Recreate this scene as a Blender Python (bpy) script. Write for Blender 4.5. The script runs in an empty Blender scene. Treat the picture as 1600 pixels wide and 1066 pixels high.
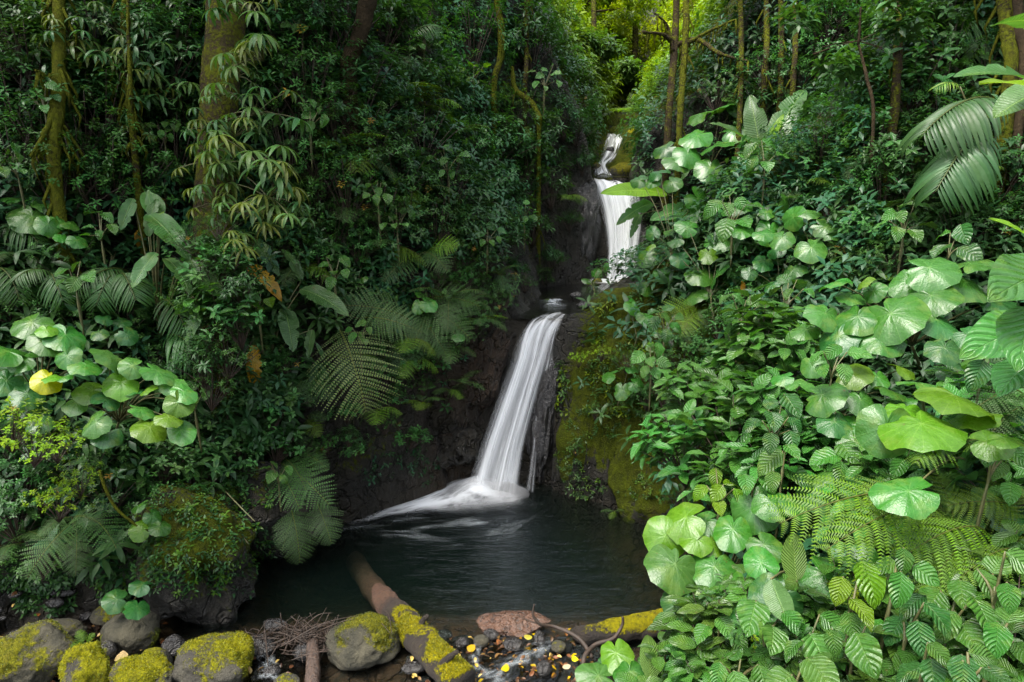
import bpy, bmesh, math, random
import numpy as np
from mathutils import Vector, Matrix

S = bpy.context.scene
# ------------------------------------------------------------------ camera
CAM = np.array([0.0, 0.0, 3.0]); PITCH = math.radians(10); F = 1067.0
cd = bpy.data.cameras.new('camera'); cam = bpy.data.objects.new('camera', cd)
S.collection.objects.link(cam); S.camera = cam
cam.location = CAM; cam.rotation_euler = (math.radians(90) - PITCH, 0, 0)
cd.sensor_width = 36; cd.lens = 24; cd.clip_start = 0.05; cd.clip_end = 500
# ------------------------------------------------------------------ light
SUN_EL, SUN_AZ = math.radians(66), math.radians(-128)      # azimuth from +Y towards +X (the light comes from the left)
W = bpy.data.worlds.new('World'); S.world = W; W.use_nodes = True
nt = W.node_tree; nt.nodes.clear()
sky = nt.nodes.new('ShaderNodeTexSky'); sky.sky_type = 'NISHITA'; sky.sun_disc = False
sky.sun_elevation = SUN_EL; sky.sun_rotation = SUN_AZ; sky.air_density = 1.0; sky.dust_density = 3.0; sky.ozone_density = 0.6
bg = nt.nodes.new('ShaderNodeBackground'); bg.inputs[1].default_value = 0.135
wo = nt.nodes.new('ShaderNodeOutputWorld')
gs = nt.nodes.new('ShaderNodeHueSaturation'); gs.inputs['Saturation'].default_value = .42; nt.links.new(sky.outputs[0], gs.inputs['Color']); nt.links.new(gs.outputs[0], bg.inputs[0]); nt.links.new(bg.outputs[0], wo.inputs[0])
sl = bpy.data.lights.new('sun', 'SUN'); sl.energy = 1.5; sl.angle = math.radians(26); sl.color = (1.0, 0.95, 0.86)
so = bpy.data.objects.new('sun', sl); S.collection.objects.link(so); so.location = (5, 8, 30)
_sd = Vector((math.sin(SUN_AZ) * math.cos(SUN_EL), math.cos(SUN_AZ) * math.cos(SUN_EL), math.sin(SUN_EL)))
so.rotation_euler = _sd.to_track_quat('Z', 'Y').to_euler()
S.view_settings.view_transform = 'Standard'; S.view_settings.look = 'None'
S.view_settings.exposure = 2.3; S.view_settings.gamma = 1.0
try:
    S.cycles.max_bounces = 6; S.cycles.diffuse_bounces = 3; S.cycles.glossy_bounces = 3
    S.cycles.transmission_bounces = 4; S.cycles.transparent_max_bounces = 24
    S.cycles.caustics_reflective = False; S.cycles.caustics_refractive = False
    S.cycles.use_denoising = True; S.cycles.sample_clamp_indirect = 4.0
except Exception:
    pass

rng = np.random.default_rng(7); random.seed(7)
C = S.collection

# ------------------------------------------------------------------ pixels of the 1600x1066 photograph -> places in the world
FW = np.array([0, math.cos(PITCH), -math.sin(PITCH)]); UPV = np.array([0, math.sin(PITCH), math.cos(PITCH)])
def at(px, py, t):
    return CAM + t * (FW + np.array([1, 0, 0]) * (px - 800) / F + UPV * (533 - py) / F)
def proj(P):
    q = np.atleast_2d(P) - CAM; d = q @ FW
    d = np.where(d > .05, d, .05)
    return 800 + F * q[:, 0] / d, 533 - F * (q @ UPV) / d, q @ FW
def nrm(a):
    return a / np.maximum(np.linalg.norm(a, axis=-1, keepdims=True), 1e-9)

# ------------------------------------------------------------------ noise
def _h(i, j, k, s):
    n = (i.astype(np.int64) * 374761393 + j.astype(np.int64) * 668265263 + k.astype(np.int64) * 2147483647 + s * 1274126177) & 0xFFFFFFFF
    n = ((n ^ (n >> 13)) * 1274126177) & 0xFFFFFFFF
    return ((n ^ (n >> 16)) & 0xFFFF) / 65535.0
def vn(p, s=0):
    p = np.asarray(p, float); i = np.floor(p).astype(np.int64); f = p - i; f = f * f * (3 - 2 * f)
    x, y, z = i[:, 0], i[:, 1], i[:, 2]; r = 0
    for a in (0, 1):
        for b in (0, 1):
            for c in (0, 1):
                w = (f[:, 0] if a else 1 - f[:, 0]) * (f[:, 1] if b else 1 - f[:, 1]) * (f[:, 2] if c else 1 - f[:, 2])
                r = r + w * _h(x + a, y + b, z + c, s)
    return r * 2 - 1
def fbm(p, o=4, s=0):
    p = np.asarray(p, float); r = 0; a = 1; t = 0
    for k in range(o):
        r = r + a * vn(p * 2 ** k + 17.3 * k, s + k); t += a; a *= .5
    return r / t
def sstep(a, b, x):
    t = np.clip((x - a) / (b - a), 0, 1); return t * t * (3 - 2 * t)

# ------------------------------------------------------------------ mesh builder
class MB:
    def __init__(s): s.v = []; s.f = []; s.uv = []; s.t = []; s.n = 0; s.m = []
    def add(s, v, f, uv=None, tint=None):
        v = np.asarray(v, float).reshape(-1, 3); k = len(v); f = np.asarray(f, np.int64)
        s.v.append(v); s.f.append(f + s.n); s.n += k
        s.uv.append(np.zeros((k, 2)) if uv is None else np.asarray(uv, float).reshape(-1, 2))
        if tint is None: tint = (1, 1, 1)
        t = np.asarray(tint, float)
        s.t.append(np.broadcast_to(t, (k, 3)) if t.ndim == 1 else t)
        return s
    def inst(s, T, M, O, tint):
        """template T=(v,f,uv) put K times; M (K,3,3) columns = axes * scale, O (K,3), tint (K,3)"""
        v, f, uv = T; K = len(O)
        if K == 0: return s
        V = np.einsum('kij,nj->kni', M, v) + O[:, None, :]
        n = len(v)
        fs = f[None] + (np.arange(K) * n)[:, None, None]
        s.v.append(V.reshape(-1, 3)); s.f.append(fs.reshape(-1, f.shape[1]) + s.n); s.n += K * n
        s.uv.append(np.tile(uv, (K, 1))); s.t.append(np.repeat(tint, n, axis=0)); return s
    def mesh(s, name, mat, smooth=True):
        v = np.concatenate(s.v); uv = np.concatenate(s.uv); t = np.concatenate(s.t)
        me = bpy.data.meshes.new(name)
        loops = np.concatenate([f.ravel() for f in s.f]); tot = np.concatenate([np.full(len(f), f.shape[1]) for f in s.f])
        me.vertices.add(len(v)); me.vertices.foreach_set('co', v.astype(np.float32).ravel())
        me.loops.add(len(loops)); me.loops.foreach_set('vertex_index', loops.astype(np.int32))
        me.polygons.add(len(tot)); st = np.concatenate([[0], np.cumsum(tot)[:-1]])
        me.polygons.foreach_set('loop_start', st.astype(np.int32))
        try: me.polygons.foreach_set('loop_total', tot.astype(np.int32))
        except Exception: pass
        me.update(calc_edges=True)
        ul = me.uv_layers.new(name='UVMap'); ul.data.foreach_set('uv', uv[loops].astype(np.float32).ravel())
        ca = me.attributes.new('tint', 'FLOAT_COLOR', 'POINT')
        ca.data.foreach_set('color', np.hstack([t, np.ones((len(t), 1))]).astype(np.float32).ravel())
        me.polygons.foreach_set('use_smooth', np.full(len(tot), smooth))
        if mat: me.materials.append(mat)
        me.validate(); return me
    def obj(s, name, mat, parent=None, loc=None, smooth=True):
        me = s.mesh(name, mat, smooth); o = bpy.data.objects.new(name, me); C.objects.link(o)
        if parent is not None: o.parent = parent
        if loc is not None: o.location = loc
        return o
def tag(o, label=None, cat=None, group=None, kind=None):
    if label: o['label'] = label
    if cat: o['category'] = cat
    if group: o['group'] = group
    if kind: o['kind'] = kind
    return o
def empty(name, loc, label=None, cat=None, group=None):
    o = bpy.data.objects.new(name, None); C.objects.link(o); o.location = loc; o.empty_display_size = .1
    return tag(o, label, cat, group)
def child(name, me, parent, loc=(0, 0, 0), M=None):
    o = bpy.data.objects.new(name, me); C.objects.link(o); o.parent = parent
    if M is not None:
        m = Matrix([list(r) for r in M]).to_4x4(); m.translation = Vector(loc); o.matrix_basis = m
    else: o.location = loc
    return o

# ------------------------------------------------------------------ materials
class NT:
    def __init__(s, name):
        s.m = bpy.data.materials.new(name); s.m.use_nodes = True; s.t = s.m.node_tree; s.t.nodes.clear()
        s.out = s.t.nodes.new('ShaderNodeOutputMaterial')
    def n(s, ty, **k):
        o = s.t.nodes.new('ShaderNode' + ty); ins = k.pop('i', {})
        for a, b in k.items(): setattr(o, a, b)
        for a, b in ins.items(): s.set(o, a, b)
        return o
    def set(s, o, a, b):
        if isinstance(b, bpy.types.NodeSocket): s.t.links.new(b, o.inputs[a])
        elif isinstance(b, bpy.types.Node): s.t.links.new(b.outputs[0], o.inputs[a])
        else: o.inputs[a].default_value = b
    def math(s, op, a, b=0.0, c=None, clamp=False):
        o = s.n('Math', operation=op, use_clamp=clamp); s.set(o, 0, a); s.set(o, 1, b)
        if c is not None: s.set(o, 2, c)
        return o.outputs[0]
    def mix(s, f, a, b, bt='MIX'):
        o = s.n('Mix', data_type='RGBA', blend_type=bt); s.set(o, 0, f)
        for k, q in ((6, a), (7, b)):
            if isinstance(q, (tuple, list)): q = tuple(q) + ((1,) if len(q) == 3 else ())
            s.set(o, k, q)
        return o.outputs[2]
    def noise(s, vec, scale, detail=4, rough=.55, dist=0):
        o = s.n('TexNoise', i={'Scale': scale, 'Detail': detail, 'Roughness': rough, 'Distortion': dist})
        if vec is not None: s.set(o, 'Vector', vec)
        return o.outputs[0]
    def ramp(s, f, a, b):
        o = s.n('MapRange', interpolation_type='SMOOTHSTEP'); s.set(o, 0, f); s.set(o, 1, a); s.set(o, 2, b); return o.outputs[0]
    def bump(s, h, st, dist=.01, normal=None):
        o = s.n('Bump', i={'Strength': st, 'Distance': dist, 'Height': h})
        if normal is not None: s.set(o, 'Normal', normal)
        return o.outputs[0]
    def done(s, sh):
        s.t.links.new(sh.outputs[0] if isinstance(sh, bpy.types.Node) else sh, s.out.inputs[0]); return s.m

def leaf_mat(name, kind, rough=.36, trans=.3, k=9, vein=.5, bump=.35, sheen=.5, vary=.35, spots=0.0):
    g = NT(name)
    tint = g.n('Attribute', attribute_name='tint').outputs[0]
    oi = g.n('ObjectInfo').outputs['Random']
    pos = g.n('TexCoord')
    uvn = g.n('UVMap'); sp = g.n('SeparateXYZ', i={0: uvn.outputs[0]}); u, v = sp.outputs[0], sp.outputs[1]
    uu = g.math('SUBTRACT', u, .5); au = g.math('ABSOLUTE', uu)
    blot = g.noise(pos.outputs['Object'], 6, 3)
    col = g.mix(g.ramp(blot, .35, .7), tint, g.mix(1.0, tint, (.72, .80, .62), 'MULTIPLY'))
    hs = g.n('HueSaturation', i={'Color': col, 'Saturation': 1.08})
    g.set(hs, 'Value', g.math('ADD', g.math('MULTIPLY', oi, vary), 1 - vary / 2)); g.set(hs, 'Hue', g.math('ADD', g.math('MULTIPLY', oi, .024), .480))
    col = hs.outputs[0]
    h = None
    if kind == 'pinnate':
        # side veins running forward from the midrib
        ph = g.math('MULTIPLY', g.math('SUBTRACT', v, g.math('MULTIPLY', au, .55)), k * 6.2832)
        w = g.math('COSINE', ph); line = g.ramp(w, .80, 1.0)
        mid = g.math('SUBTRACT', 1.0, g.ramp(au, .006, .03))
        h = g.math('ADD', g.math('MULTIPLY', g.math('ABSOLUTE', g.math('SINE', g.math('MULTIPLY', ph, .5))), 1.0), g.math('MULTIPLY', mid, -.6))
        m = g.math('MAXIMUM', g.math('MULTIPLY', line, .55), mid)
    elif kind == 'radial':
        vv = g.math('SUBTRACT', v, .5)
        an = g.math('ARCTAN2', uu, vv); r = g.math('SQRT', g.math('ADD', g.math('MULTIPLY', uu, uu), g.math('MULTIPLY', vv, vv)))
        w = g.math('COSINE', g.math('MULTIPLY', an, float(k)))
        fork = g.math('COSINE', g.math('MULTIPLY', an, float(2 * k)))
        w2 = g.mix(g.ramp(r, .18, .30), w, fork)
        line = g.ramp(w2, g.math('SUBTRACT', 1.0, g.math('DIVIDE', .012, g.math('ADD', r, .02))), 1.0)
        h = g.math('SUBTRACT', g.math('SUBTRACT', 1.0, g.math('ABSOLUTE', g.math('COSINE', g.math('MULTIPLY', an, k * .5)))), 0)
        m = line; cen = g.math('SUBTRACT', 1.0, g.ramp(r, .01, .07)); m = g.math('MAXIMUM', m, cen)
    elif kind == 'banana':
        ph = g.math('MULTIPLY', g.math('SUBTRACT', v, g.math('MULTIPLY', au, .18)), k * 6.2832)
        line = g.ramp(g.math('COSINE', ph), .3, 1.0)
        mid = g.math('SUBTRACT', 1.0, g.ramp(au, .012, .035))
        h = g.math('ADD', line, g.math('MULTIPLY', mid, 1.5)); m = g.math('MAXIMUM', g.math('MULTIPLY', line, .22), mid)
    if h is not None:
        col = g.mix(g.math('MULTIPLY', m, vein), col, g.mix(.5, g.mix(1.0, col, (2.6, 2.2, 2.2), 'MULTIPLY'), (.22, .30, .10)))
    nz = g.noise(pos.outputs['Object'], 25, 3)
    if spots:   # eaten, browned patches and paler blotches that belong to the leaf
        ps = g.n('VectorMath', operation='ADD', i={0: pos.outputs['Object'], 1: g.n('CombineXYZ', i={0: g.math('MULTIPLY', oi, 37.0), 1: g.math('MULTIPLY', oi, 91.0)}).outputs[0]}).outputs[0]
        sn = g.noise(ps, 7, 5, .65); col = g.mix(g.math('MULTIPLY', g.ramp(sn, .66, .72), spots), col, (.085, .060, .018))
        col = g.mix(g.math('MULTIPLY', g.ramp(g.noise(ps, 2.5, 3), .50, .70), spots * .45), col, (.13, .19, .03))
    nm = g.bump(nz, .25, .01)
    if h is not None: nm = g.bump(h, bump, .012, nm)
    rg = g.math('ADD', g.math('MULTIPLY', g.noise(pos.outputs['Object'], 9, 2), .3), rough - .12)
    back = g.n('NewGeometry').outputs['Backfacing']
    pcol = g.mix(g.math('MULTIPLY', back, .35), col, (.10, .15, .07))
    p = g.n('BsdfPrincipled', i={'Base Color': pcol, 'Roughness': rg, 'Normal': nm, 'Specular IOR Level': sheen * .62})
    tr = g.n('BsdfTranslucent', i={'Color': g.mix(1.0, col, (1.9, 1.9, .55), 'MULTIPLY'), 'Normal': nm})
    ms = g.n('MixShader', i={0: trans, 1: p.outputs[0], 2: tr.outputs[0]})
    return g.done(ms)

def rock_mat(name, c1, c2, moss=(.16, .17, .012), moss2=(.05, .06, .012), rough=.35, wet=.5, scale=3, bumps=.6, spec=.5, bdist=.05, cracks=.0):
    g = NT(name)
    tc = g.n('TexCoord').outputs['Object']
    at_ = g.n('Attribute', attribute_name='tint'); sp = g.n('SeparateColor', i={0: at_.outputs[0]})
    mo = sp.outputs[0]; w = sp.outputs[1]; red = sp.outputs[2]
    n1 = g.noise(tc, scale, 6, .65); n2 = g.noise(tc, scale * 7, 5, .7); n3 = g.noise(tc, scale * 30, 4, .7)
    rc = g.mix(g.ramp(n1, .35, .65), c1, c2)
    rc = g.mix(g.math('MULTIPLY', g.ramp(n2, .55, .75), .5), rc, tuple(min(1, 2.0 * q_) for q_ in c2))
    rc = g.mix(g.math('MULTIPLY', red, g.ramp(n2, .30, .55)), rc, (.19, .085, .042))
    rc = g.mix(g.math('MULTIPLY', g.ramp(n3, .50, .68), .55), rc, tuple(.35 * q_ for q_ in c1))
    mf = g.ramp(g.math('ADD', g.math('ADD', mo, g.math('MULTIPLY', g.math('SUBTRACT', n1, .5), .9)), g.math('MULTIPLY', g.math('SUBTRACT', n2, .5), .9)), .42, .62)
    mc = g.mix(g.ramp(g.math('ADD', g.math('MULTIPLY', n2, .7), g.math('MULTIPLY', n3, .5)), .42, .78), moss2, moss)
    mc = g.mix(g.math('MULTIPLY', g.ramp(g.noise(tc, scale * 2.2, 3), .52, .66), .30), mc, (.065, .048, .018))
    col = g.mix(mf, rc, mc)
    rr = g.math('ADD', g.math('MULTIPLY', n2, .25), g.math('SUBTRACT', rough, g.math('MULTIPLY', w, wet * .4)), clamp=True)
    rr = g.mix(mf, rr, (.95, .95, .95))
    hh = g.math('ADD', g.math('MULTIPLY', n2, .8), g.math('MULTIPLY', n3, g.math('ADD', .25, g.math('MULTIPLY', mf, .6))))
    vo = g.n('TexVoronoi', feature='DISTANCE_TO_EDGE', i={'Scale': scale * 1.6}); g.set(vo, 'Vector', g.n('VectorMath', operation='ADD', i={0: tc, 1: g.mix(.5, (0, 0, 0), g.n('TexNoise', i={'Scale': scale * 2, 'Vector': tc}).outputs[1])}).outputs[0])
    crk = g.math('MULTIPLY', g.ramp(vo.outputs['Distance'], .0, .07), g.math('SUBTRACT', 1.0, mf))
    nm = g.bump(g.math('ADD', hh, g.math('MULTIPLY', crk, cracks)), bumps, bdist)
    p = g.n('BsdfPrincipled', i={'Base Color': col, 'Roughness': rr, 'Normal': nm, 'Specular IOR Level': g.math('MULTIPLY', g.math('SUBTRACT', 1.0, g.math('MULTIPLY', mf, .85)), spec)})
    return g.done(p)

def simple_mat(name, c1, c2, rough=.7, scale=8, bumps=.4, dist=.01, stretch=None, trans=0):
    g = NT(name); tc = g.n('TexCoord').outputs['Object']
    if stretch:
        mp = g.n('Mapping', i={0: tc}); mp.inputs['Scale'].default_value = stretch; tc = mp.outputs[0]
    n1 = g.noise(tc, scale, 5, .65)
    col = g.mix(g.ramp(n1, .3, .7), c1, c2)
    p = g.n('BsdfPrincipled', i={'Base Color': col, 'Roughness': rough, 'Normal': g.bump(n1, bumps, dist)})
    if trans:
        tr = g.n('BsdfTranslucent', i={'Color': col}); p = g.n('MixShader', i={0: trans, 1: p.outputs[0], 2: tr.outputs[0]})
    return g.done(p)

M_far = leaf_mat('foliage_small_leaves', 'plain', .38, .30, sheen=.45)
M_ov = leaf_mat('foliage_ovate_leaves', 'pinnate', .29, .25, k=7, vein=.30, bump=.5, sheen=.65, spots=.5)
M_ribbed = leaf_mat('ribbed_leaves', 'pinnate', .27, .22, k=9, vein=.14, bump=.6, sheen=.65, spots=.8)
M_stripe = leaf_mat('striped_leaves', 'pinnate', .34, .28, k=15, vein=.9, bump=.8)
M_round = leaf_mat('round_leaves', 'radial', .27, .26, k=9, vein=.30, bump=.16, sheen=.62, spots=.8)
M_ban = leaf_mat('long_blade_leaves', 'banana', .30, .32, k=26, vein=.6, bump=.5, sheen=.65, spots=.6)
M_fern = leaf_mat('fern_leaflets', 'plain', .48, .35, sheen=.35)
M_stem = simple_mat('green_stem', (.05, .06, .02), (.10, .09, .03), .6, 20)
M_twig = simple_mat('brown_twig', (.014, .009, .005), (.042, .024, .014), .7, 30)
M_wood = simple_mat('wet_wood', (.02, .013, .010), (.075, .045, .03), .45, 10, .9, .02, (6, 6, 1))
M_bark = rock_mat('mossy_bark', (.025, .018, .010), (.06, .042, .022), moss=(.135, .15, .014), moss2=(.050, .058, .010), rough=.8, wet=.2, scale=5, bumps=.9, spec=.12)
M_rock = rock_mat('wet_stone', (.012, .011, .011), (.034, .031, .028), rough=.26, scale=4, cracks=.4)
M_brown = rock_mat('brown_stone', (.026, .024, .013), (.066, .058, .034), moss=(.20, .19, .012), moss2=(.08, .085, .012), rough=.75, wet=.3, scale=5, bumps=.8)
M_yel = rock_mat('yellow_mossy_stone', (.03, .026, .018), (.06, .054, .036), moss=(.29, .28, .010), moss2=(.12, .12, .010), rough=.75, wet=.3, scale=5, bumps=.9)
M_cliff = rock_mat('mossy_rock_wall', (.012, .011, .008), (.030, .025, .017), moss=(.105, .130, .008), moss2=(.045, .055, .010), rough=.44, wet=.6, scale=2.4, bumps=1.0, spec=.40, bdist=.12, cracks=.7)
M_logb = rock_mat('log_bark', (.014, .009, .006), (.038, .025, .014), moss=(.42, .37, .008), moss2=(.16, .15, .012), rough=.6, wet=.3, scale=6, bumps=1.0)

# ------------------------------------------------------------------ terrain
TY = [-4, 2.4, 3.2, 4.2, 4.55, 4.7, 5.2, 5.8, 6.4, 6.9, 7.3, 7.6, 8.2, 9.0, 10., 11., 11.9, 12.3, 12.8, 14., 15.5, 18, 30, 60]
XL = [-4.5, -4.4, -4.3, -3.9, -3.3, -2.9, -2.62, -2.35, -1.80, -1.2, -.72, -.35, .22, .33, .45, .55, 1.45, 1.52, 1.48, 1.62, 2.0, 2.6, 5, 9]
XR = [.6, .7, .8, 1.0, 1.45, 1.6, 1.75, 1.62, 1.36, .98, .46, .30, .64, .82, 1.02, 1.65, 2.32, 2.22, 2.15, 2.2, 2.6, 3.2, 6, 11]
ZY = [-4, 3.9, 4.3, 4.6, 4.9, 5.5, 7.2, 7.42, 7.75, 8.15, 9, 10, 11.8, 12.05, 12.45, 12.75, 13.9, 14.2, 14.9, 15.6, 18, 24, 30, 60]
ZB = [-.12, -.09, -.045, -.07, -.13, -.42, -.7, -.4, 1.1, 1.76, 1.80, 1.84, 1.86, 1.9, 3.0, 3.66, 3.75, 3.85, 4.5, 4.75, 5.6, 7.5, 11, 30]
CLY = [-4, 4.2, 4.8, 5.2, 5.8, 6.9, 7.6, 8.3, 9.5, 11, 12.5, 16, 30, 60]
CL = [.05, .1, .35, .75, 1.0, 1.45, 1.55, .25, .5, 1.1, 1.2, .7, .5, .5]
SLL = [.35, .45, .75, .95, 1.05, 1.15, 1.25, 1.5, 1.9, 2.0, 1.9, 1.5, 1.1, 1.0]
CRY = [-4, 3.0, 4.6, 5.4, 6.0, 6.9, 7.5, 8.3, 9.5, 11, 12.5, 16, 30, 60]
CR = [.2, .25, .25, .5, 1.1, 1.5, 1.55, .10, .1, .25, .8, .6, .5, .5]
SLR = [.75, .75, .75, .75, .7, .6, .55, .45, .6, .75, .95, 1.1, 1.0, 1.0]
def H(x, y, rough=True):
    x = np.asarray(x, float); y = np.asarray(y, float)
    xl = np.interp(y, TY, XL); xr = np.interp(y, TY, XR); zb = np.interp(y, ZY, ZB)
    q = np.stack([x, y, x * 0], -1).reshape(-1, 3)
    wob = (fbm(q * 1.7, 3, 5).reshape(x.shape) * .16) if rough else 0
    dl = xl - x + wob; dr = x - xr + wob
    inside = np.minimum(-dl, -dr)
    base = np.where(y < 7.35, 0.0, zb)
    # bed inside the channel
    bed = zb + np.where(y < 7.3, np.clip(1 - inside / .5, 0, 1) * np.maximum(-zb, 0) * .85, 0)
    def side(d, cy, c, sl, far):
        ch = np.interp(y, cy, c); s = np.interp(y, cy, sl); ch = np.where(y < 8.4, np.minimum(ch, np.maximum(1.80 - base, .03)), ch)
        dd = np.maximum(d, 0)
        led = (sstep(7.9, 8.5, y) * sstep(12.2, 11.6, y) * .95) if far else 0
        h = ch * sstep(0, .38, dd) + s * np.maximum(dd - .25 - led, 0) + .10 * np.minimum(dd, led)
        cap = 9.0
        return np.where(h > cap, cap + (h - cap) * .35, h)
    hl = base + side(dl, CLY, CL, SLL, 0); hr = base + side(dr, CRY, CR, SLR, 1)
    # slope behind and right of the moss bank climbs faster away from the stream
    hr = hr + .55 * np.maximum(dr - 1.6, 0) * sstep(4.5, 7.5, y)
    h = np.where(dl > 0, np.maximum(hl, bed), np.where(dr > 0, np.maximum(hr, bed), bed))
    if rough:
        amp = sstep(.0, .5, np.maximum(dl, dr)); calm = 1 - .85 * sstep(7.9, 8.4, y) * sstep(12.4, 11.8, y) * sstep(-.1, .1, dr) * sstep(1.7, 1.2, dr)
        amp = amp * calm
        h = h + amp * (fbm(q * .9, 4, 11).reshape(x.shape) * .42 + fbm(q * 4, 3, 12).reshape(x.shape) * .10)
        h = h + (1 - amp) * fbm(q * 7, 3, 13).reshape(x.shape) * .05
    return h
def ground(x, y): return float(H(np.array([x]), np.array([y]))[0])

gx = np.concatenate([np.linspace(-22, -5, 70, endpoint=False), np.linspace(-5, 5, 240, endpoint=False), np.linspace(5, 24, 80)])
gy = np.concatenate([np.linspace(-3, 3, 30, endpoint=False), np.linspace(3, 13.5, 270, endpoint=False), np.linspace(13.5, 22, 70, endpoint=False), np.linspace(22, 52, 60)])
X, Y = np.meshgrid(gx, gy); Z = H(X, Y)
P = np.stack([X, Y, Z], -1); nyy, nxx = X.shape
du = np.gradient(P, axis=1); dv = np.gradient(P, axis=0); N = nrm(np.cross(du, dv))
# rock relief pushed along the normal on steep faces
steep = 1 - np.clip(N[..., 2], 0, 1)
q = P.reshape(-1, 3)
ridge = (1 - np.abs(fbm(q * np.array([2.2, 2.2, 3.2]), 4, 21))).reshape(X.shape) - .75
P = P + N * (ridge * .38 * sstep(.25, .7, steep) * sstep(20, 8, Y) * sstep(-.05, .2, np.maximum(np.interp(Y, TY, XL) - X, X - np.interp(Y, TY, XR))))[..., None]
TERR_P, TERR_N = P, N
idx = np.arange(nyy * nxx).reshape(nyy, nxx)
faces = np.stack([idx[:-1, :-1], idx[:-1, 1:], idx[1:, 1:], idx[1:, :-1]], -1).reshape(-1, 4)
dxr = X - np.interp(Y, TY, XR); dxl = np.interp(Y, TY, XL) - X
noi = fbm(q * 1.3, 4, 31).reshape(X.shape)
moss = .30 + .25 * noi
moss = moss + .62 * sstep(-.2, .2, dxr) * sstep(5.2, 6.4, Y) * sstep(10.5, 8.5, Y) * sstep(.15, .5, P[..., 2])      # right bank is a moss wall
moss = moss + .35 * sstep(13.2, 14.2, Y) * sstep(26, 18, Y) * sstep(6, 2, np.abs(X - 2.3))
moss = moss - .5 * sstep(.5, .12, P[..., 2]) * sstep(7.6, 7.3, Y)
moss = moss - .6 * sstep(-.1, .22, dxl) * 0
nearfall = np.exp(-((X - .0) ** 2 / .5 + (Y - 7.8) ** 2 / .6)) + np.exp(-((X - 1.2) ** 2 / .8 + (Y - 12.2) ** 2 / .5))
moss = moss - 1.2 * nearfall
wet = np.clip(sstep(.8, 0, P[..., 2]) + nearfall, 0, 1)
red = np.clip(.10 * np.exp(-((X + .75) ** 2 / .12 + (Y - 7.5) ** 2 / .5)) + .8 * sstep(.1, -.2, P[..., 2]) * sstep(6.6, 4.9, Y) + .45 * sstep(-.1, -.3, P[..., 2]) * sstep(.4, 1.2, X), 0, 1)
tint = np.stack([moss, wet, red], -1).reshape(-1, 3)
b = MB(); b.add(P.reshape(-1, 3), faces, tint=tint)
tag(b.obj('terrain', M_cliff), kind='structure')

# ------------------------------------------------------------------ water
def water_mat():
    g = NT('pool_water'); tc = g.n('TexCoord').outputs['Object']
    mp = g.n('Mapping', i={0: tc}); mp.inputs['Scale'].default_value = (1.0, 3.2, 1)
    n1 = g.noise(mp.outputs[0], 3.0, 5, .6, .8); n2 = g.noise(mp.outputs[0], 11.0, 3, .6, .4)
    nm = g.bump(g.math('ADD', n1, g.math('MULTIPLY', n2, .35)), .45, .05)
    gl = g.n('BsdfGlossy', i={'Roughness': .10, 'Normal': nm, 'Color': (.9, .95, 1, 1)})
    tr = g.n('BsdfTransparent', i={'Color': (.80, .87, .84, 1)})
    fr = g.n('Fresnel', i={'IOR': 1.33, 'Normal': nm})
    ms = g.n('MixShader', i={0: g.math('MULTIPLY', fr.outputs[0], 1.15, clamp=True), 1: tr.outputs[0], 2: gl.outputs[0]})
    g.done(ms)
    va = g.n('VolumeAbsorption', i={'Color': (.42, .52, .44, 1), 'Density': 2.6})
    vs = g.n('VolumeScatter', i={'Color': (.35, .62, .58, 1), 'Density': .07})
    ad = g.n('AddShader', i={0: va.outputs[0], 1: vs.outputs[0]})
    g.t.links.new(ad.outputs[0], g.out.inputs[1]); return g.m
M_water = water_mat()
def box_water(name, x0, x1, y0, y1, z, depth):
    v = [(x0, y0, z), (x1, y0, z), (x1, y1, z), (x0, y1, z), (x0, y0, z - depth), (x1, y0, z - depth), (x1, y1, z - depth), (x0, y1, z - depth)]
    f = [(0, 1, 2, 3), (7, 6, 5, 4), (0, 4, 5, 1), (1, 5, 6, 2), (2, 6, 7, 3), (3, 7, 4, 0)]
    b = MB(); b.add(v, f); o = b.obj(name, M_water, smooth=False); return tag(o, kind='structure')
box_water('pool_water', -4.2, 2.6, 2.0, 7.72, 0.0, .95)
M_shallow = NT('stream_water')
def shallow():
    g = M_shallow; tc = g.n('TexCoord').outputs['Object']
    nm = g.bump(g.noise(tc, 9, 4, .6, .6), .5, .04)
    gl = g.n('BsdfGlossy', i={'Roughness': .12, 'Normal': nm}); tr = g.n('BsdfTransparent', i={'Color': (.45, .42, .36, 1)})
    fr = g.n('Fresnel', i={'IOR': 1.33, 'Normal': nm})
    return g.done(g.n('MixShader', i={0: g.math('MULTIPLY', fr.outputs[0], 1.8, clamp=True), 1: tr.outputs[0], 2: gl.outputs[0]}))
M_shallow = shallow()
def ribbon(name, ys, lx, rx, zs, mat, nu=10):
    ys = np.array(ys); L = np.array(lx); R = np.array(rx); Zs = np.array(zs)
    t = np.linspace(0, 1, nu); V = []; UV = []
    for i in range(len(ys)):
        for j in t: V.append((L[i] + (R[i] - L[i]) * j, ys[i], Zs[i])); UV.append((j, i / (len(ys) - 1)))
    id_ = np.arange(len(V)).reshape(len(ys), nu)
    f = np.stack([id_[:-1, :-1], id_[:-1, 1:], id_[1:, 1:], id_[1:, :-1]], -1).reshape(-1, 4)
    b = MB(); b.add(V, f, UV); return tag(b.obj(name, mat), kind='structure')
ribbon('stream_water', [8.12, 8.6, 9, 10, 11, 12.2], [-.1, .0, .1, .1, .2, .9], [.9, .95, 1.1, 1.3, 2.0, 2.7], [1.84, 1.86, 1.87, 1.90, 1.94, 1.96], M_shallow)
ribbon('stream_water', [12.85, 13.4, 14.0], [1.3, 1.35, 1.4], [2.3, 2.35, 2.4], [3.78, 3.86, 4.0], M_shallow)

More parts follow.
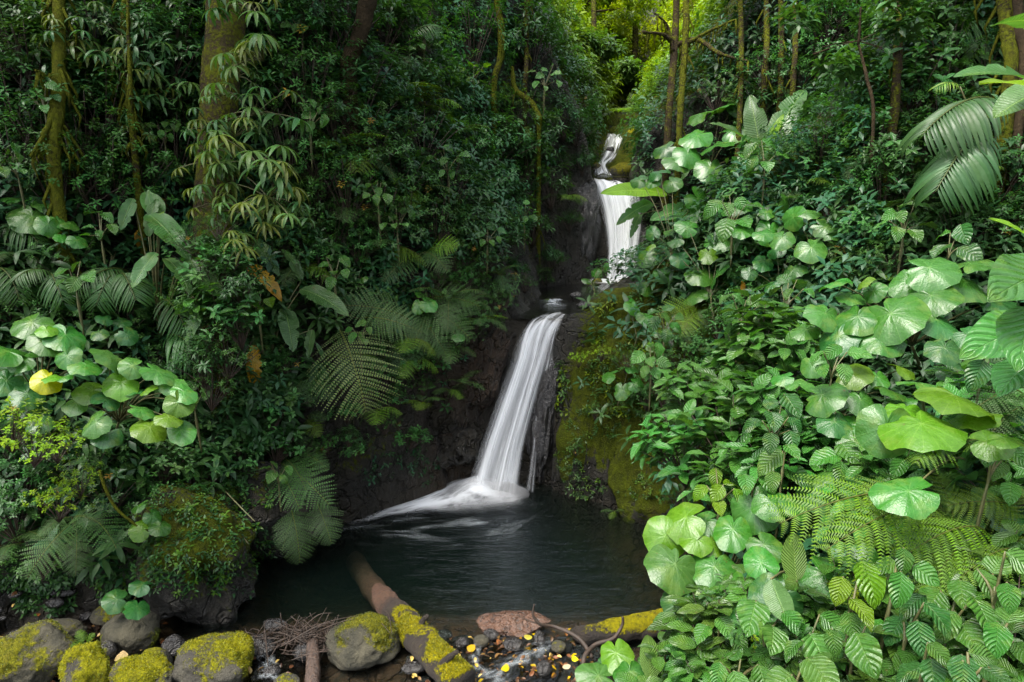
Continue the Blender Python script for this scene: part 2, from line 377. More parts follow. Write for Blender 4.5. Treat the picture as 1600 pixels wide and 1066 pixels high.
def white_water(name, su=10, sv=1.0, lo=.30, hi=.62, tone=(.86, .92, .97), edge=.12, fade=.06, vfade0=.02, vfade1=.04, core=0.0, dens=1.0, cv=None):
    g = NT(name); uv = g.n('UVMap').outputs[0]
    sp = g.n('SeparateXYZ', i={0: uv}); u, v = sp.outputs[0], sp.outputs[1]
    mp = g.n('Mapping', i={0: uv}); mp.inputs['Scale'].default_value = (su, sv, 1)
    mp2 = g.n('Mapping', i={0: uv}); mp2.inputs['Scale'].default_value = (su * 3.5, sv * 1.7, 1)
    n1 = g.noise(mp.outputs[0], 1.0, 4, .55, .3); n2 = g.noise(mp2.outputs[0], 1.0, 3, .6, .2)
    a = g.ramp(g.math('ADD', g.math('MULTIPLY', n1, .76), g.math('MULTIPLY', n2, .24)), lo, hi)
    e = g.math('MULTIPLY', g.ramp(g.math('ADD', u, g.math('MULTIPLY', g.math('SUBTRACT', n2, .5), .12)), 0.01, edge), g.ramp(g.math('SUBTRACT', 1.0, g.math('ADD', u, g.math('MULTIPLY', g.math('SUBTRACT', n1, .5), .12))), 0.01, edge))
    ev = g.math('MULTIPLY', g.ramp(v, 0, vfade0), g.ramp(g.math('SUBTRACT', 1.0, v), 0, vfade1))
    if core:   # denser in the middle of the sheet
        dm = g.math('ABSOLUTE', g.math('SUBTRACT', u, .42)); a = g.math('MAXIMUM', a, g.math('MULTIPLY', g.math('SUBTRACT', 1.0, g.ramp(dm, .05, .42)), g.math('MULTIPLY', g.math('SUBTRACT', 1.0, g.ramp(v, *cv)), core) if cv else core))
    al = g.math('MULTIPLY', g.math('MULTIPLY', g.math('MULTIPLY', a, e), ev), dens)
    d = g.n('BsdfDiffuse', i={'Color': tone + (1,)}); tl = g.n('BsdfTranslucent', i={'Color': tone + (1,)})
    w = g.n('MixShader', i={0: .45, 1: d.outputs[0], 2: tl.outputs[0]})
    tr = g.n('BsdfTransparent')
    return g.done(g.n('MixShader', i={0: al, 1: tr.outputs[0], 2: w.outputs[0]}))
def sheet(rows, mat, name, nu=30, sub=12, bulge=.10, push=0.0, ns=0, parent=None):
    """rows: (left point, right point) down the flow; smooth grid with a rounded section"""
    Lp = np.array([r[0] for r in rows]); Rp = np.array([r[1] for r in rows]); n = len(rows)
    tt = np.linspace(0, n - 1, (n - 1) * sub + 1)
    def cr(Q):
        out = []
        for t in tt:
            i = min(int(t), n - 2); f = t - i
            p0, p1, p2, p3 = Q[max(i - 1, 0)], Q[i], Q[i + 1], Q[min(i + 2, n - 1)]
            out.append(.5 * ((2 * p1) + (-p0 + p2) * f + (2 * p0 - 5 * p1 + 4 * p2 - p3) * f * f + (-p0 + 3 * p1 - 3 * p2 + p3) * f ** 3))
        return np.array(out)
    Lc, Rc = cr(Lp), cr(Rp); u = np.linspace(0, 1, nu)
    G = Lc[:, None] * (1 - u)[None, :, None] + Rc[:, None] * u[None, :, None]
    du = np.gradient(G, axis=1); dv = np.gradient(G, axis=0); Nn = nrm(np.cross(du, dv)); Nn = np.where((Nn[..., 1:2] > 0) & (np.abs(Nn[..., 2:3]) < .9), -Nn, Nn); Nn = np.where(Nn[..., 2:3] < -.2, -Nn, Nn)
    UU, VV = np.meshgrid(u, np.linspace(0, 1, len(tt)))
    r = (np.sin(np.pi * UU) ** .6 * bulge + push) * (.08 + .92 * sstep(.0, .35, VV))
    r = r + .035 * min(1, bulge / .08) * fbm(np.stack([UU * 9, VV * 2.0, UU * 0 + ns], -1).reshape(-1, 3), 3, 3 + ns).reshape(UU.shape)
    G = G + Nn * r[..., None]
    id_ = np.arange(G[..., 0].size).reshape(G.shape[:2])
    f = np.stack([id_[:-1, :-1], id_[:-1, 1:], id_[1:, 1:], id_[1:, :-1]], -1).reshape(-1, 4)
    b = MB(); b.add(G.reshape(-1, 3), f, np.stack([UU, VV], -1).reshape(-1, 2)); return b.obj(name, mat, parent)
M_w1 = white_water('falling_water', 4.5, .7, .33, .64, (.95, .97, .985), .26, vfade0=.03, vfade1=.01, core=.42)
M_w1b = white_water('falling_water_veil', 6, .6, .42, .70, (.95, .97, .985), .2, vfade0=.10, vfade1=.01)
M_w2 = white_water('upper_falling_water', 8, .9, .30, .56, (.95, .97, .985), .14, vfade0=.02, vfade1=.01, core=.85)
M_w3 = white_water('broken_cascade', 5, 3.0, .42, .60, (.95, .97, .985), .22, vfade0=.04, vfade1=.03, core=.35)
# lower fall: lip, then a slanting chute down to the pool
A = [(at(862, 490, 8.7), at(892, 491, 8.7)), (at(836, 503, 8.35), at(884, 505, 8.35)), (at(808, 528, 8.08), at(868, 532, 8.1)), (at(793, 570, 7.9), at(852, 576, 7.95)),
     (at(772, 628, 7.8), at(836, 634, 7.85)), (at(748, 695, 7.72), at(820, 702, 7.78)), (at(724, 772, 7.62), at(812, 776, 7.66))]
wf = empty('waterfall', at(775, 765, 7.7)); tag(wf, kind='structure')
def sheet_in(root, *a, **k):
    o = sheet(*a, **k); o.parent = root; o.matrix_parent_inverse = Matrix.Translation(-root.location); return o
sheet_in(wf, A, M_w1, 'falling_sheet', bulge=.09, push=.03, ns=1)
sheet_in(wf, A, M_w1b, 'veil', bulge=.16, push=.07, ns=2)
A2 = [(at(872, 500, 8.3), at(888, 497, 8.3)), (at(862, 520, 8.1), at(876, 522, 8.1)), (at(845, 570, 7.9), at(866, 575, 7.95)), (at(832, 640, 7.8), at(850, 645, 7.85)), (at(826, 700, 7.75), at(836, 705, 7.8)), (at(815, 770, 7.62), at(832, 772, 7.7))]
M_w1c = white_water('thin_veil', 5, .6, .34, .70, (.95, .97, .985), .35, vfade0=.15, vfade1=.03, dens=.5)
sheet_in(wf, A2, M_w1c, 'veil', bulge=.04, push=.03, ns=4)
B = [(at(922, 278, 12.6), at(985, 288, 12.6)), (at(926, 300, 12.35), at(1000, 308, 12.35)), (at(940, 345, 12.2), at(1003, 350, 12.2)), (at(946, 395, 12.08), at(998, 400, 12.08)), (at(943, 446, 11.9), at(1002, 446, 11.9))]
uf = empty('waterfall', at(970, 440, 12.0)); tag(uf, kind='structure')
sheet_in(uf, B, M_w2, 'falling_sheet', bulge=.12, push=.05, ns=5)
sheet_in(uf, B, M_w1b, 'veil', bulge=.2, push=.09, ns=6)
Bc = [(at(946, 208, 15.2), at(972, 212, 15.2)), (at(944, 224, 14.8), at(975, 226, 14.8)), (at(937, 248, 14.3), at(966, 250, 14.3)), (at(928, 268, 13.9), at(950, 270, 13.9)), (at(924, 284, 13.0), at(962, 290, 13.0))]
cs = empty('waterfall', at(950, 268, 14)); tag(cs, kind='structure')
sheet_in(cs, Bc, M_w3, 'falling_sheet', bulge=.08, push=.10, ns=7)
# foam where the fall lands, drawn out to the left along the rock
def foam_patch(name, outline, zfun, mat, nu=26, nv=40, root=None):
    Lr = np.array([o[0] for o in outline]); Rr = np.array([o[1] for o in outline]); n = len(outline)
    tt = np.linspace(0, n - 1, nv); L = np.stack([np.interp(tt, range(n), Lr[:, k]) for k in range(3)], -1); R = np.stack([np.interp(tt, range(n), Rr[:, k]) for k in range(3)], -1)
    u = np.linspace(0, 1, nu); G = L[:, None] * (1 - u)[None, :, None] + R[:, None] * u[None, :, None]
    UU, VV = np.meshgrid(u, np.linspace(0, 1, nv)); G[..., 2] = .006 + zfun(UU, VV) + .012 * fbm(G.reshape(-1, 3) * 6, 3, 9).reshape(UU.shape) * np.sin(np.pi * UU)
    id_ = np.arange(UU.size).reshape(UU.shape); f = np.stack([id_[:-1, :-1], id_[:-1, 1:], id_[1:, 1:], id_[1:, :-1]], -1).reshape(-1, 4)
    b = MB(); b.add(G.reshape(-1, 3), f, np.stack([UU, VV], -1).reshape(-1, 2)); o = b.obj(name, mat)
    if root: o.parent = root; o.matrix_parent_inverse = Matrix.Translation(-root.location)
    return o
def g0(px, py):
    v = (533 - py) / F; t = 3 / (math.sin(PITCH) - math.cos(PITCH) * v); return at(px, py, t)
M_foam = white_water('foam', 5, 7, .25, .58, (.95, .97, .985), .34, vfade0=.2, vfade1=.35, core=.9, cv=(.34, .58))
M_foam2 = white_water('foam_streaks', 5, 3.5, .50, .80, (.80, .88, .92), .45, vfade0=.3, vfade1=.35, dens=.6)
ol = [(g0(828, 760), g0(825, 782)), (g0(795, 750), g0(800, 796)), (g0(745, 745), g0(752, 806)), (g0(705, 752), g0(712, 806)), (g0(660, 772), g0(668, 802)), (g0(600, 794), g0(606, 808)), (g0(530, 820), g0(534, 828))]
fo = foam_patch('foam', ol, lambda u, v: .17 * np.exp(-((v - .34) / .17) ** 2) * np.sin(np.pi * u) ** 1.1 + .015 * np.exp(-((v - .62) / .16) ** 2) * np.sin(np.pi * u), M_foam); tag(fo, kind='structure')
ol2 = [(g0(870, 775), g0(860, 800)), (g0(800, 775), g0(800, 860)), (g0(700, 790), g0(700, 870)), (g0(600, 800), g0(600, 860)), (g0(500, 830), g0(500, 850))]
fo = foam_patch('foam_streaks', ol2, lambda u, v: u * 0 + .004, M_foam2); tag(fo, kind='structure')
g_ = NT('spray_mist'); g_.t.links.new(g_.n('VolumeScatter', i={'Color': (.97, .98, 1, 1), 'Density': 5.0, 'Anisotropy': .2}).outputs[0], g_.out.inputs[1]); M_mist = g_.m
bm_ = bmesh.new(); bmesh.ops.create_icosphere(bm_, subdivisions=4, radius=1); v_ = np.array([q_.co[:] for q_ in bm_.verts]); f_ = np.array([[x_.index for x_ in q_.verts] for q_ in bm_.faces]); bm_.free()
b = MB(); v_ = v_ * (1 + .35 * fbm(v_ * 1.6, 3, 4))[:, None] * np.array([.46, .22, .17]); v_[:, 2] = np.maximum(v_[:, 2], -.02); b.add(v_, f_); o = b.obj('mist', M_mist); o.location = g0(752, 780) + np.array([0, .04, .03]); tag(o, kind='stuff', label='soft white spray at the foot of the lower fall', cat='spray')
# riffle on the upper stream, white rim under the upper fall
M_rif = white_water('riffle', 3, 6, .40, .66, (.82, .88, .92), .40, vfade0=.35, vfade1=.35, dens=.55)
for k_, (a_, b_, z_) in enumerate(((((838, 460), (892, 459)), ((842, 482), (888, 482)), 1.885), (((905, 436), (1000, 434)), ((920, 444), (1010, 446)), 2.01))):
    L = [at(*a_[0], (z_ - 3) / (-(math.sin(PITCH)) + math.cos(PITCH) * (533 - a_[0][1]) / F)), at(*b_[0], (z_ - 3) / (-(math.sin(PITCH)) + math.cos(PITCH) * (533 - b_[0][1]) / F))]
    R = [at(*a_[1], (z_ - 3) / (-(math.sin(PITCH)) + math.cos(PITCH) * (533 - a_[1][1]) / F)), at(*b_[1], (z_ - 3) / (-(math.sin(PITCH)) + math.cos(PITCH) * (533 - b_[1][1]) / F))]
    sh = sheet([(L[0], R[0]), (L[1], R[1])], M_rif if k_ == 0 else M_foam, 'foam', bulge=.008, push=.0, ns=8 + k_); tag(sh, kind='structure')

# ------------------------------------------------------------------ leaf templates: x across, y along, z up, length 1
def grid_faces(nv, nu):
    id_ = np.arange((nv + 1) * (nu + 1)).reshape(nv + 1, nu + 1)
    return np.stack([id_[:-1, :-1], id_[:-1, 1:], id_[1:, 1:], id_[1:, :-1]], -1).reshape(-1, 4)
def tpl_blade(nu, nv, ratio, peak=.45, fold=.25, droop=.25, wave=.0, seed=0, petiole=.0, tip=1.0, tears=0, twist=0):
    r = np.random.default_rng(seed); v = np.linspace(0, 1, nv + 1); u = np.linspace(-1, 1, nu + 1)
    a = math.log(.5) / math.log(peak); w = ratio / 2 * np.sin(np.pi * v ** a) ** (.75 * tip); w = np.maximum(w, .004)
    U, V = np.meshgrid(u, v); Wd = np.repeat(w[:, None], nu + 1, 1)
    tear = np.ones_like(U)
    if tears:
        for k in range(tears):
            i = r.integers(2, nv - 1); s = r.choice([-1, 1]); tear[i] = np.where(U[i] * s > .3, .55 + .3 * r.random(), tear[i])
    x = U * Wd * tear
    arc = droop
    th = arc * 1.8 * V
    y = np.where(arc > .001, np.sin(th) / (arc * 1.8 + 1e-9), V) + petiole; zc = -(1 - np.cos(th)) / (arc * 1.8 + 1e-9) if arc > .001 else 0 * V
    z = zc + fold * np.abs(x) + wave * np.sin(V * 17 + seed) * np.abs(U) * ratio * .5 + wave * .5 * np.sin(V * 9 + U * 3 + seed) * ratio * np.abs(U)
    y = y + np.abs(U) ** 1.5 * Wd * .25 * 0
    vv = np.stack([x, y, z], -1).reshape(-1, 3); uv = np.stack([(U + 1) / 2, V], -1).reshape(-1, 2)
    return vv, grid_faces(nv, nu), uv
def tpl_round(seed=0, ns=36, ratio=1.0):
    r = np.random.default_rng(seed); rr = np.array([0.0, .18, .36, .55, .72, .86, .95, 1.0]); th = np.linspace(0, 2 * np.pi, ns, endpoint=False)
    V = []; UV = []
    ph = r.random() * 6; ph2 = r.random() * 6; bend = .10 + .22 * r.random(); nick = .28 * (r.random() < .4); nt_ = .6 + 4 * r.random()
    for q_ in rr:
        for t in th:
            d = np.pi - abs((t + np.pi) % (2 * np.pi) - np.pi)      # distance from the notch
            R = .5 * (1 + .10 * math.cos(t)) * (1 - .62 * math.exp(-(d / .20) ** 2)) * (1 + .035 * math.sin(3 * t + ph2) + .02 * math.sin(7 * t + ph) + .012 * math.sin(17 * t + ph2)) * (1 - nick * math.exp(-((t - nt_) / .12) ** 2))
            x = R * q_ * math.sin(t) * ratio; y = R * q_ * math.cos(t)
            z = -.28 * (x * x + y * y) + .035 * q_ ** 2 * math.sin(4 * t + ph) + .022 * q_ ** 2.5 * math.sin(9 * t + ph2) - bend * abs(x) * q_ * .7 + .05 * q_ * math.exp(-(d / .5) ** 2)
            V.append((x, y, z)); UV.append((.5 + x, .5 + y))
    V = np.array(V); id_ = np.arange(len(V)).reshape(len(rr), ns); nx = np.roll(id_, -1, axis=1)
    f = np.stack([id_[:-1], nx[:-1], nx[1:], id_[1:]], -1).reshape(-1, 4)[:, ::-1]
    a_, b_, c_ = V[f[ns * 3 + 5][0]], V[f[ns * 3 + 5][1]], V[f[ns * 3 + 5][2]]
    if np.cross(b_ - a_, c_ - a_)[2] < 0: f = f[:, ::-1]
    return V, f, np.array(UV)
T_far = tpl_blade(2, 2, .42, fold=.25, droop=.30)
T_far2 = tpl_blade(2, 3, .28, fold=.2, droop=.40)
T_ov = [tpl_blade(4, 6, .50, fold=.28, droop=.28, wave=.06, seed=s) for s in (1, 2)]
T_lan = tpl_blade(2, 6, .22, fold=.35, droop=.45)
T_strap = tpl_blade(2, 9, .085, peak=.4, fold=.5, droop=.75)
T_heart = [tpl_blade(6, 8, .78, peak=.36, fold=.18, droop=.30, wave=.08, seed=s) for s in (3, 4)]
T_rib = [tpl_blade(8, 14, .56, peak=.45, fold=.15, droop=.30, wave=.05, seed=s) for s in (5, 6)]
def frames(d, up, roll=None):
    """columns x,y,z: y along d, z near up"""
    y = nrm(d); x = nrm(np.cross(y, up)); z = np.cross(x, y)
    return np.stack([x, y, z], -1)
def rv(n, r=rng): return nrm(r.normal(size=(n, 3)))
def tints(n, base, var=.25, hue=.15, r=rng, dead=0.0):
    t = np.array(base)[None] * (1 + var * (r.random((n, 1)) * 2 - 1)); t = t * (1 + hue * (r.random((n, 3)) - .5) * np.array([2.0, .4, 1.0]))
    if dead:
        k = r.random(n) < dead; t[k] = np.array([.30, .22, .02]) * (.6 + .5 * r.random((k.sum(), 1)))
    return t

# greens (reflectance; the lit one has the open gap's daylight painted in)
G_dark = (.022, .060, .022); G_mid = (.035, .090, .026); G_blue = (.028, .085, .045); G_lit = (.115, .185, .018); G_yel = (.16, .24, .018)
G_fern = (.045, .105, .030); G_olive = (.075, .095, .022)

def tube(b, pts, rad, ns=7, tint=(1, 1, 1), bumpy=0, seed=0, sub=1):
    pts = np.array(pts, float); rad = np.array(rad, float) if np.ndim(rad) else np.full(len(pts), rad)
    if sub > 1:
        n = len(pts); t = np.linspace(0, n - 1, (n - 1) * sub + 1)
        # smooth through the points
        o = []
        for q_ in t:
            i = min(int(q_), n - 2); f = q_ - i; p0, p1, p2, p3 = pts[max(i - 1, 0)], pts[i], pts[i + 1], pts[min(i + 2, n - 1)]
            o.append(.5 * ((2 * p1) + (-p0 + p2) * f + (2 * p0 - 5 * p1 + 4 * p2 - p3) * f * f + (-p0 + 3 * p1 - 3 * p2 + p3) * f ** 3))
        rad = np.interp(t, range(n), rad); pts = np.array(o)
    d = nrm(np.gradient(pts, axis=0)); ref = np.array([0, 0, 1.0]) if abs(d[0][2]) < .9 else np.array([1.0, 0, 0])
    x = nrm(np.cross(d, np.broadcast_to(ref, d.shape))); y = np.cross(d, x)
    th = np.linspace(0, 2 * np.pi, ns, endpoint=False)
    ring = x[:, None] * np.cos(th)[None, :, None] + y[:, None] * np.sin(th)[None, :, None]
    V = pts[:, None] + ring * rad[:, None, None]
    if bumpy:
        nz = fbm(V.reshape(-1, 3) * (1.2 / max(rad.max(), .03)) + seed * 7.1, 4, seed).reshape(V.shape[:2]); V = V + ring * (nz * bumpy)[..., None]
    id_ = np.arange(V[..., 0].size).reshape(V.shape[:2]); nx = np.roll(id_, -1, axis=1)
    f = np.stack([id_[:-1], nx[:-1], nx[1:], id_[1:]], -1).reshape(-1, 4)
    k = b.n
    b.add(V.reshape(-1, 3), f, tint=tint if np.ndim(tint) == 1 else np.repeat(tint, ns, axis=0))
    c = np.array([pts[0], pts[-1]]); m = len(pts)
    tr = np.array([[V.shape[1] * 0 + 0, (j + 1) % ns, j] for j in range(1, ns - 1)]); b.f.append(np.array([[0, (j + 1), j] for j in range(1, ns - 1)]) + k)
    e = (m - 1) * ns; b.f.append(np.array([[e, e + j, e + j + 1] for j in range(1, ns - 1)]) + k)
    return V

# ------------------------------------------------------------------ stuff: undergrowth over the slopes
def spray(b, pos, nor, size, base_t, nl, tpl, r, reach=(.05, .3), pt=.30):
    """a leafy twig at each pos: nl leaves around its end"""
    K = len(pos)
    d = nrm(nor * .55 + np.array([0, 0, .7]) + rv(K, r) * .45); top = pos + d * (reach[0] + (reach[1] - reach[0]) * r.random((K, 1)))
    ang = r.random(K) * 6.28; O = []; D = []; U = []; Sz = []; Tt = []
    side = nrm(np.cross(d, rv(K, r))); s2 = np.cross(d, side)
    for j in range(nl):
        a = ang + j * 2.399; lev = j / nl
        out = side * np.cos(a)[:, None] + s2 * np.sin(a)[:, None]
        dd = nrm(out + d * (.15 + .5 * lev) + rv(K, r) * .25 + np.array([0, 0, -.1]))
        up = nrm(d + np.array([0, 0, .6]) + rv(K, r) * .3)
        O.append(top - d * (size[:, None] * (1 - lev) * .9) + out * size[:, None] * .05); D.append(dd); U.append(up); Sz.append(size * (.7 + .5 * r.random(K)))
        Tt.append(base_t * (1 + pt * (r.random((K, 1)) - .5)))
    O = np.concatenate(O); D = np.concatenate(D); U = np.concatenate(U); Sz = np.concatenate(Sz); Tt = np.concatenate(Tt)
    Mx = frames(D, U) * Sz[:, None, None]
    b.inst(tpl, Mx, O, Tt); return top
cell = np.linalg.norm(np.cross(P[:-1, 1:] - P[:-1, :-1], P[1:, :-1] - P[:-1, :-1]), axis=-1)
Pc = (P[:-1, :-1] + P[1:, 1:]) / 2; Nc = N[:-1, :-1]
cx, cy, cdp = proj(Pc.reshape(-1, 3)); cx = cx.reshape(cell.shape); cy = cy.reshape(cell.shape); cdp = cdp.reshape(cell.shape)
dcl = np.interp(Pc[..., 1], TY, XL) - Pc[..., 0]; dcr = Pc[..., 0] - np.interp(Pc[..., 1], TY, XR); dch = np.maximum(dcl, dcr)
vis = (cdp > 1.2) & (cx > -260) & (cx < 1860) & (cy > -260) & (cy < 1300)
bare = np.zeros_like(cell)
bare = np.maximum(bare, sstep(.30, .05, dch))                                  # channel
bare = np.maximum(bare, sstep(.6, .35, dch) * (Pc[..., 1] > 7.2) * (Pc[..., 1] < 9.6))
bare = np.maximum(bare, sstep(.95, .6, Pc[..., 2]) * sstep(1.4, .9, dcl) * (dcl > 0) * sstep(4.6, 5.0, Pc[..., 1]) * sstep(8, 7.4, Pc[..., 1]))   # dark rock under the left bank
bare = np.maximum(bare, (dcl > 0) * sstep(.55, .3, dcl) * (Pc[..., 1] > 6.3) * (Pc[..., 1] < 9))
bare = np.maximum(bare, (dcr > 0) * (dcr < 1.3) * (Pc[..., 1] > 5.9) * (Pc[..., 1] < 10) * .93)                                           # moss wall, thin cover
bare = np.maximum(bare, (dcl > 0) * (Pc[..., 1] < 4.75) * (Pc[..., 2] < .55))
bare = np.maximum(bare, (dcl > 0) * (dcl < .5) * (Pc[..., 1] > 9) * (Pc[..., 1] < 13))
def sample(n, w, r):
    w = w.ravel(); k = r.choice(w.size, n, p=w / w.sum()); i, j = np.unravel_index(k, cell.shape)
    a, c_ = r.random((n, 1)), r.random((n, 1))
    p = TERR_P[i, j] * (1 - a) * (1 - c_) + TERR_P[i, j + 1] * a * (1 - c_) + TERR_P[i + 1, j] * (1 - a) * c_ + TERR_P[i + 1, j + 1] * a * c_
    return p, TERR_N[i, j]
wbase = cell * np.where(vis, 1, .03) / np.maximum(cdp, 2.0) ** 1.5 * np.clip(1 - bare, 0, 1)
def undergrowth(name, n, seed, size, tones, tpl, mat, nl, thr, reach, wextra=1.0):
    r = np.random.default_rng(seed)
    patch = fbm(Pc.reshape(-1, 3) * .55, 3, seed).reshape(cell.shape); w = wbase * wextra * sstep(thr - .1, thr + .25, patch)
    p, nn = sample(n, w, r); d = np.linalg.norm(p - CAM, axis=1)
    sp = fbm(p * 1.1, 2, seed + 40); k = sstep(-.35, .35, sp)[:, None]
    base = np.array(tones[0])[None] * (1 - k) + np.array(tones[1])[None] * k
    base = base * (1 + .30 * (r.random((n, 1)) - .5))
    # yellow-green tint paints in the brighter daylight where the gorge opens
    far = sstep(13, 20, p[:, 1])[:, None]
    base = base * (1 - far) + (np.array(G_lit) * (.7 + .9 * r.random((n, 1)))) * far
    sz = size * (.75 + .5 * r.random(n)) * (1 + .9 * sstep(12, 22, d)) * (1 + .35 * sp)
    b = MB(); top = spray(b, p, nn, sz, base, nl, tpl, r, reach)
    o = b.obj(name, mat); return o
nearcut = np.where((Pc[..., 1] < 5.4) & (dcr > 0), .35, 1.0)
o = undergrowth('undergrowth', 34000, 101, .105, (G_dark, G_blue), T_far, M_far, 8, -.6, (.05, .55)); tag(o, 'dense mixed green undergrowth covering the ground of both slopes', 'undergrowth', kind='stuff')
o = undergrowth('narrow_leaved_undergrowth', 16000, 202, .15, (G_mid, G_dark), T_far2, M_far, 8, -.05, (.1, .5)); tag(o, 'narrow-leaved dark green undergrowth in patches across the slopes', 'undergrowth', kind='stuff')

# ------------------------------------------------------------------ where a line of sight meets the ground
def hit(px, py, tmax=45):
    ts = np.concatenate([np.arange(1.2, 16, .05), np.arange(16, tmax, .25)])
    Q = np.array([at(px, py, t) for t in ts]); h = H(Q[:, 0], Q[:, 1]); k = np.nonzero(Q[:, 2] < h)[0]
    return float(ts[k[0]]) if len(k) else tmax
def on_ground(px, py):
    p = at(px, py, hit(px, py)); return p

# ------------------------------------------------------------------ labels for plants that repeat: each says where it grows
MARKS = [('the thick mossy trunk', 345, 170), ('the long-bladed plant on the left', 270, 400), ('the lower waterfall', 780, 640), ('the upper waterfall', 970, 370),
         ('the top cascade', 950, 235), ('the big hanging tree fern frond', 560, 580), ('the bare moss wall', 950, 700), ('the dark undercut rock', 620, 730),
         ('the thin mossy trunk at far left', 90, 120), ('the twin mossy trunks', 1058, 110), ('the dark trunk at upper right', 1405, 70), ('the feathery palm at right', 1500, 240),
         ('the largest round leaves', 1450, 640), ('the bright lower right fern', 1380, 820), ('the mossy pool log', 680, 1000), ('the round-leaved plant on the left', 150, 580),
         ('the ferns hanging over the pool', 470, 780), ('the blade leaf crossing the upper fall', 990, 300), ('the leaning dark trunk', 565, 60), ('the far right ribbed leaves', 1585, 490),
         ('the moss boulders', 180, 1020), ('the slim mossy trunk in the middle', 778, 70), ('the curved mossy vine', 835, 170), ('the spiky-leaved trunk plants', 400, 230)]
USED = set()
def rel(px, py, m):
    dx, dy = px - m[1], py - m[2]; d = math.hypot(dx, dy)
    if d < 38: return 'right beside', d
    a = math.degrees(math.atan2(-dy, dx)) % 360
    w = ['right of', 'above right of', 'above', 'above left of', 'left of', 'below left of', 'below', 'below right of'][int(((a + 22.5) % 360) // 45)]
    q_ = 'just ' if d < 95 else ('' if d < 190 else 'well ')
    return q_ + w, d
def where_label(desc, px, py):
    ms = sorted(MARKS, key=lambda m: math.hypot(px - m[1], py - m[2]))
    for k in range(5):
        s = '%s %s %s' % (desc, rel(px, py, ms[k])[0], ms[k][0])
        if s not in USED and len(s.split()) <= 16: USED.add(s); return s
    for i in range(3):
        for k in range(i + 1, 6):
            s = '%s between %s and %s' % (desc, ms[i][0], ms[k][0])
            if s not in USED and len(s.split()) <= 16: USED.add(s); return s
    # last resort: the height in the picture
    for wd in ['one third down', 'halfway down', 'near the top', 'near the bottom', 'two thirds down', 'at mid height']:
        s = '%s %s the photo' % (desc, wd)
        if s not in USED: USED.add(s); return s
    return desc

# ------------------------------------------------------------------ fronds and blades as unit meshes
def mesh_of(name, tplt, mat, base, seed=0, var=.1):
    v, f, uv = tplt; b = MB(); b.add(v, f, uv, tints(1, base, var, .1, np.random.default_rng(seed))[0]); return b.mesh(name, mat)
def arc(L, e0, e1, n=24, side=0.0, pw=1.0):
    s = np.linspace(0, 1, n); e = np.radians(e0 + (e1 - e0) * s ** pw); ds = L / (n - 1)
    y = np.concatenate([[0], np.cumsum(np.cos((e[1:] + e[:-1]) / 2) * ds)]); z = np.concatenate([[0], np.cumsum(np.sin((e[1:] + e[:-1]) / 2) * ds)])
    x = side * s ** 2
    return np.stack([x, y, z], -1)
def fern_frond(e0, e1, pairs=22, pin=12, w=.36, base=G_fern, seed=0, start=.10, droop=.25, peak=.35, narrow=.55, side=0.05, jit=.06):
    r = np.random.default_rng(seed); Pn = arc(1, e0, e1, 40, side); T = nrm(np.gradient(Pn, axis=0)); b = MB()
    tube(b, Pn, np.linspace(.007, .002, 40), 5, (.09, .10, .03))
    v = []; f = []; tn = []
    for i in range(pairs):
        s = start + (1 - start) * (i + .5) / pairs; k = s * 39; a = int(k); fr = k - a; a2 = min(a + 1, 39)
        p = Pn[a] * (1 - fr) + Pn[a2] * fr; t = T[a]; up = nrm(np.cross(np.array([1.0, 0, 0]), t)); q_ = (s - start) / (1 - start)
        aa = math.log(.5) / math.log(peak); lp = w * max(math.sin(math.pi * q_ ** aa), 0) ** .7 * (1 + jit * r.normal()) + .02
        tt = np.array(base) * (1 + .45 * (r.random() - .5))
        for sd in (-1, 1):
            d = nrm(np.array([sd, 0, 0]) + t * (.30 + .35 * q_) + r.normal(size=3) * .05)
            m = max(3, int(round(pin * (.35 + .65 * lp / w)))); prev = p
            for j in range(m):
                c = (j + .3) / m; dj = nrm(d + np.array([0, 0, -1.0]) * droop * c * 1.4); pj = p + (d * c + np.array([0, 0, -1.0]) * droop * c * c * .7) * lp
                pl = min(.52 * (1 - start) / pairs * (narrow / .55) * (1 - c ** 2.2) * (lp / w) ** .35, lp * .3) + .004; pw_ = lp / m * .34
                n2 = nrm(np.cross(dj, np.cross(up, dj)))
                for s2 in (-1, 1):
                    o_ = nrm(np.cross(n2, dj)) * s2; e = nrm(o_ + dj * .45 - n2 * .18)
                    kk = len(v); v += [pj - dj * pw_, pj + e * pl * .55 - dj * pw_ * .6, pj + e * pl, pj + e * pl * .5 + dj * pw_ * .8, pj + dj * pw_ * .8]
                    f.append((kk, kk + 1, kk + 2, kk + 3)); f.append((kk, kk + 3, kk + 4, kk + 4)); tn += [tt * (1 + .1 * r.normal())] * 5
    v = np.array(v); f = np.array(f); q4 = f[f[:, 2] != f[:, 3]]; q3 = f[f[:, 2] == f[:, 3]][:, :3]
    n0 = b.n; b.add(v, q4, tint=np.array(tn)); b.f.append(q3 + n0)
    return b, Pn[-1]
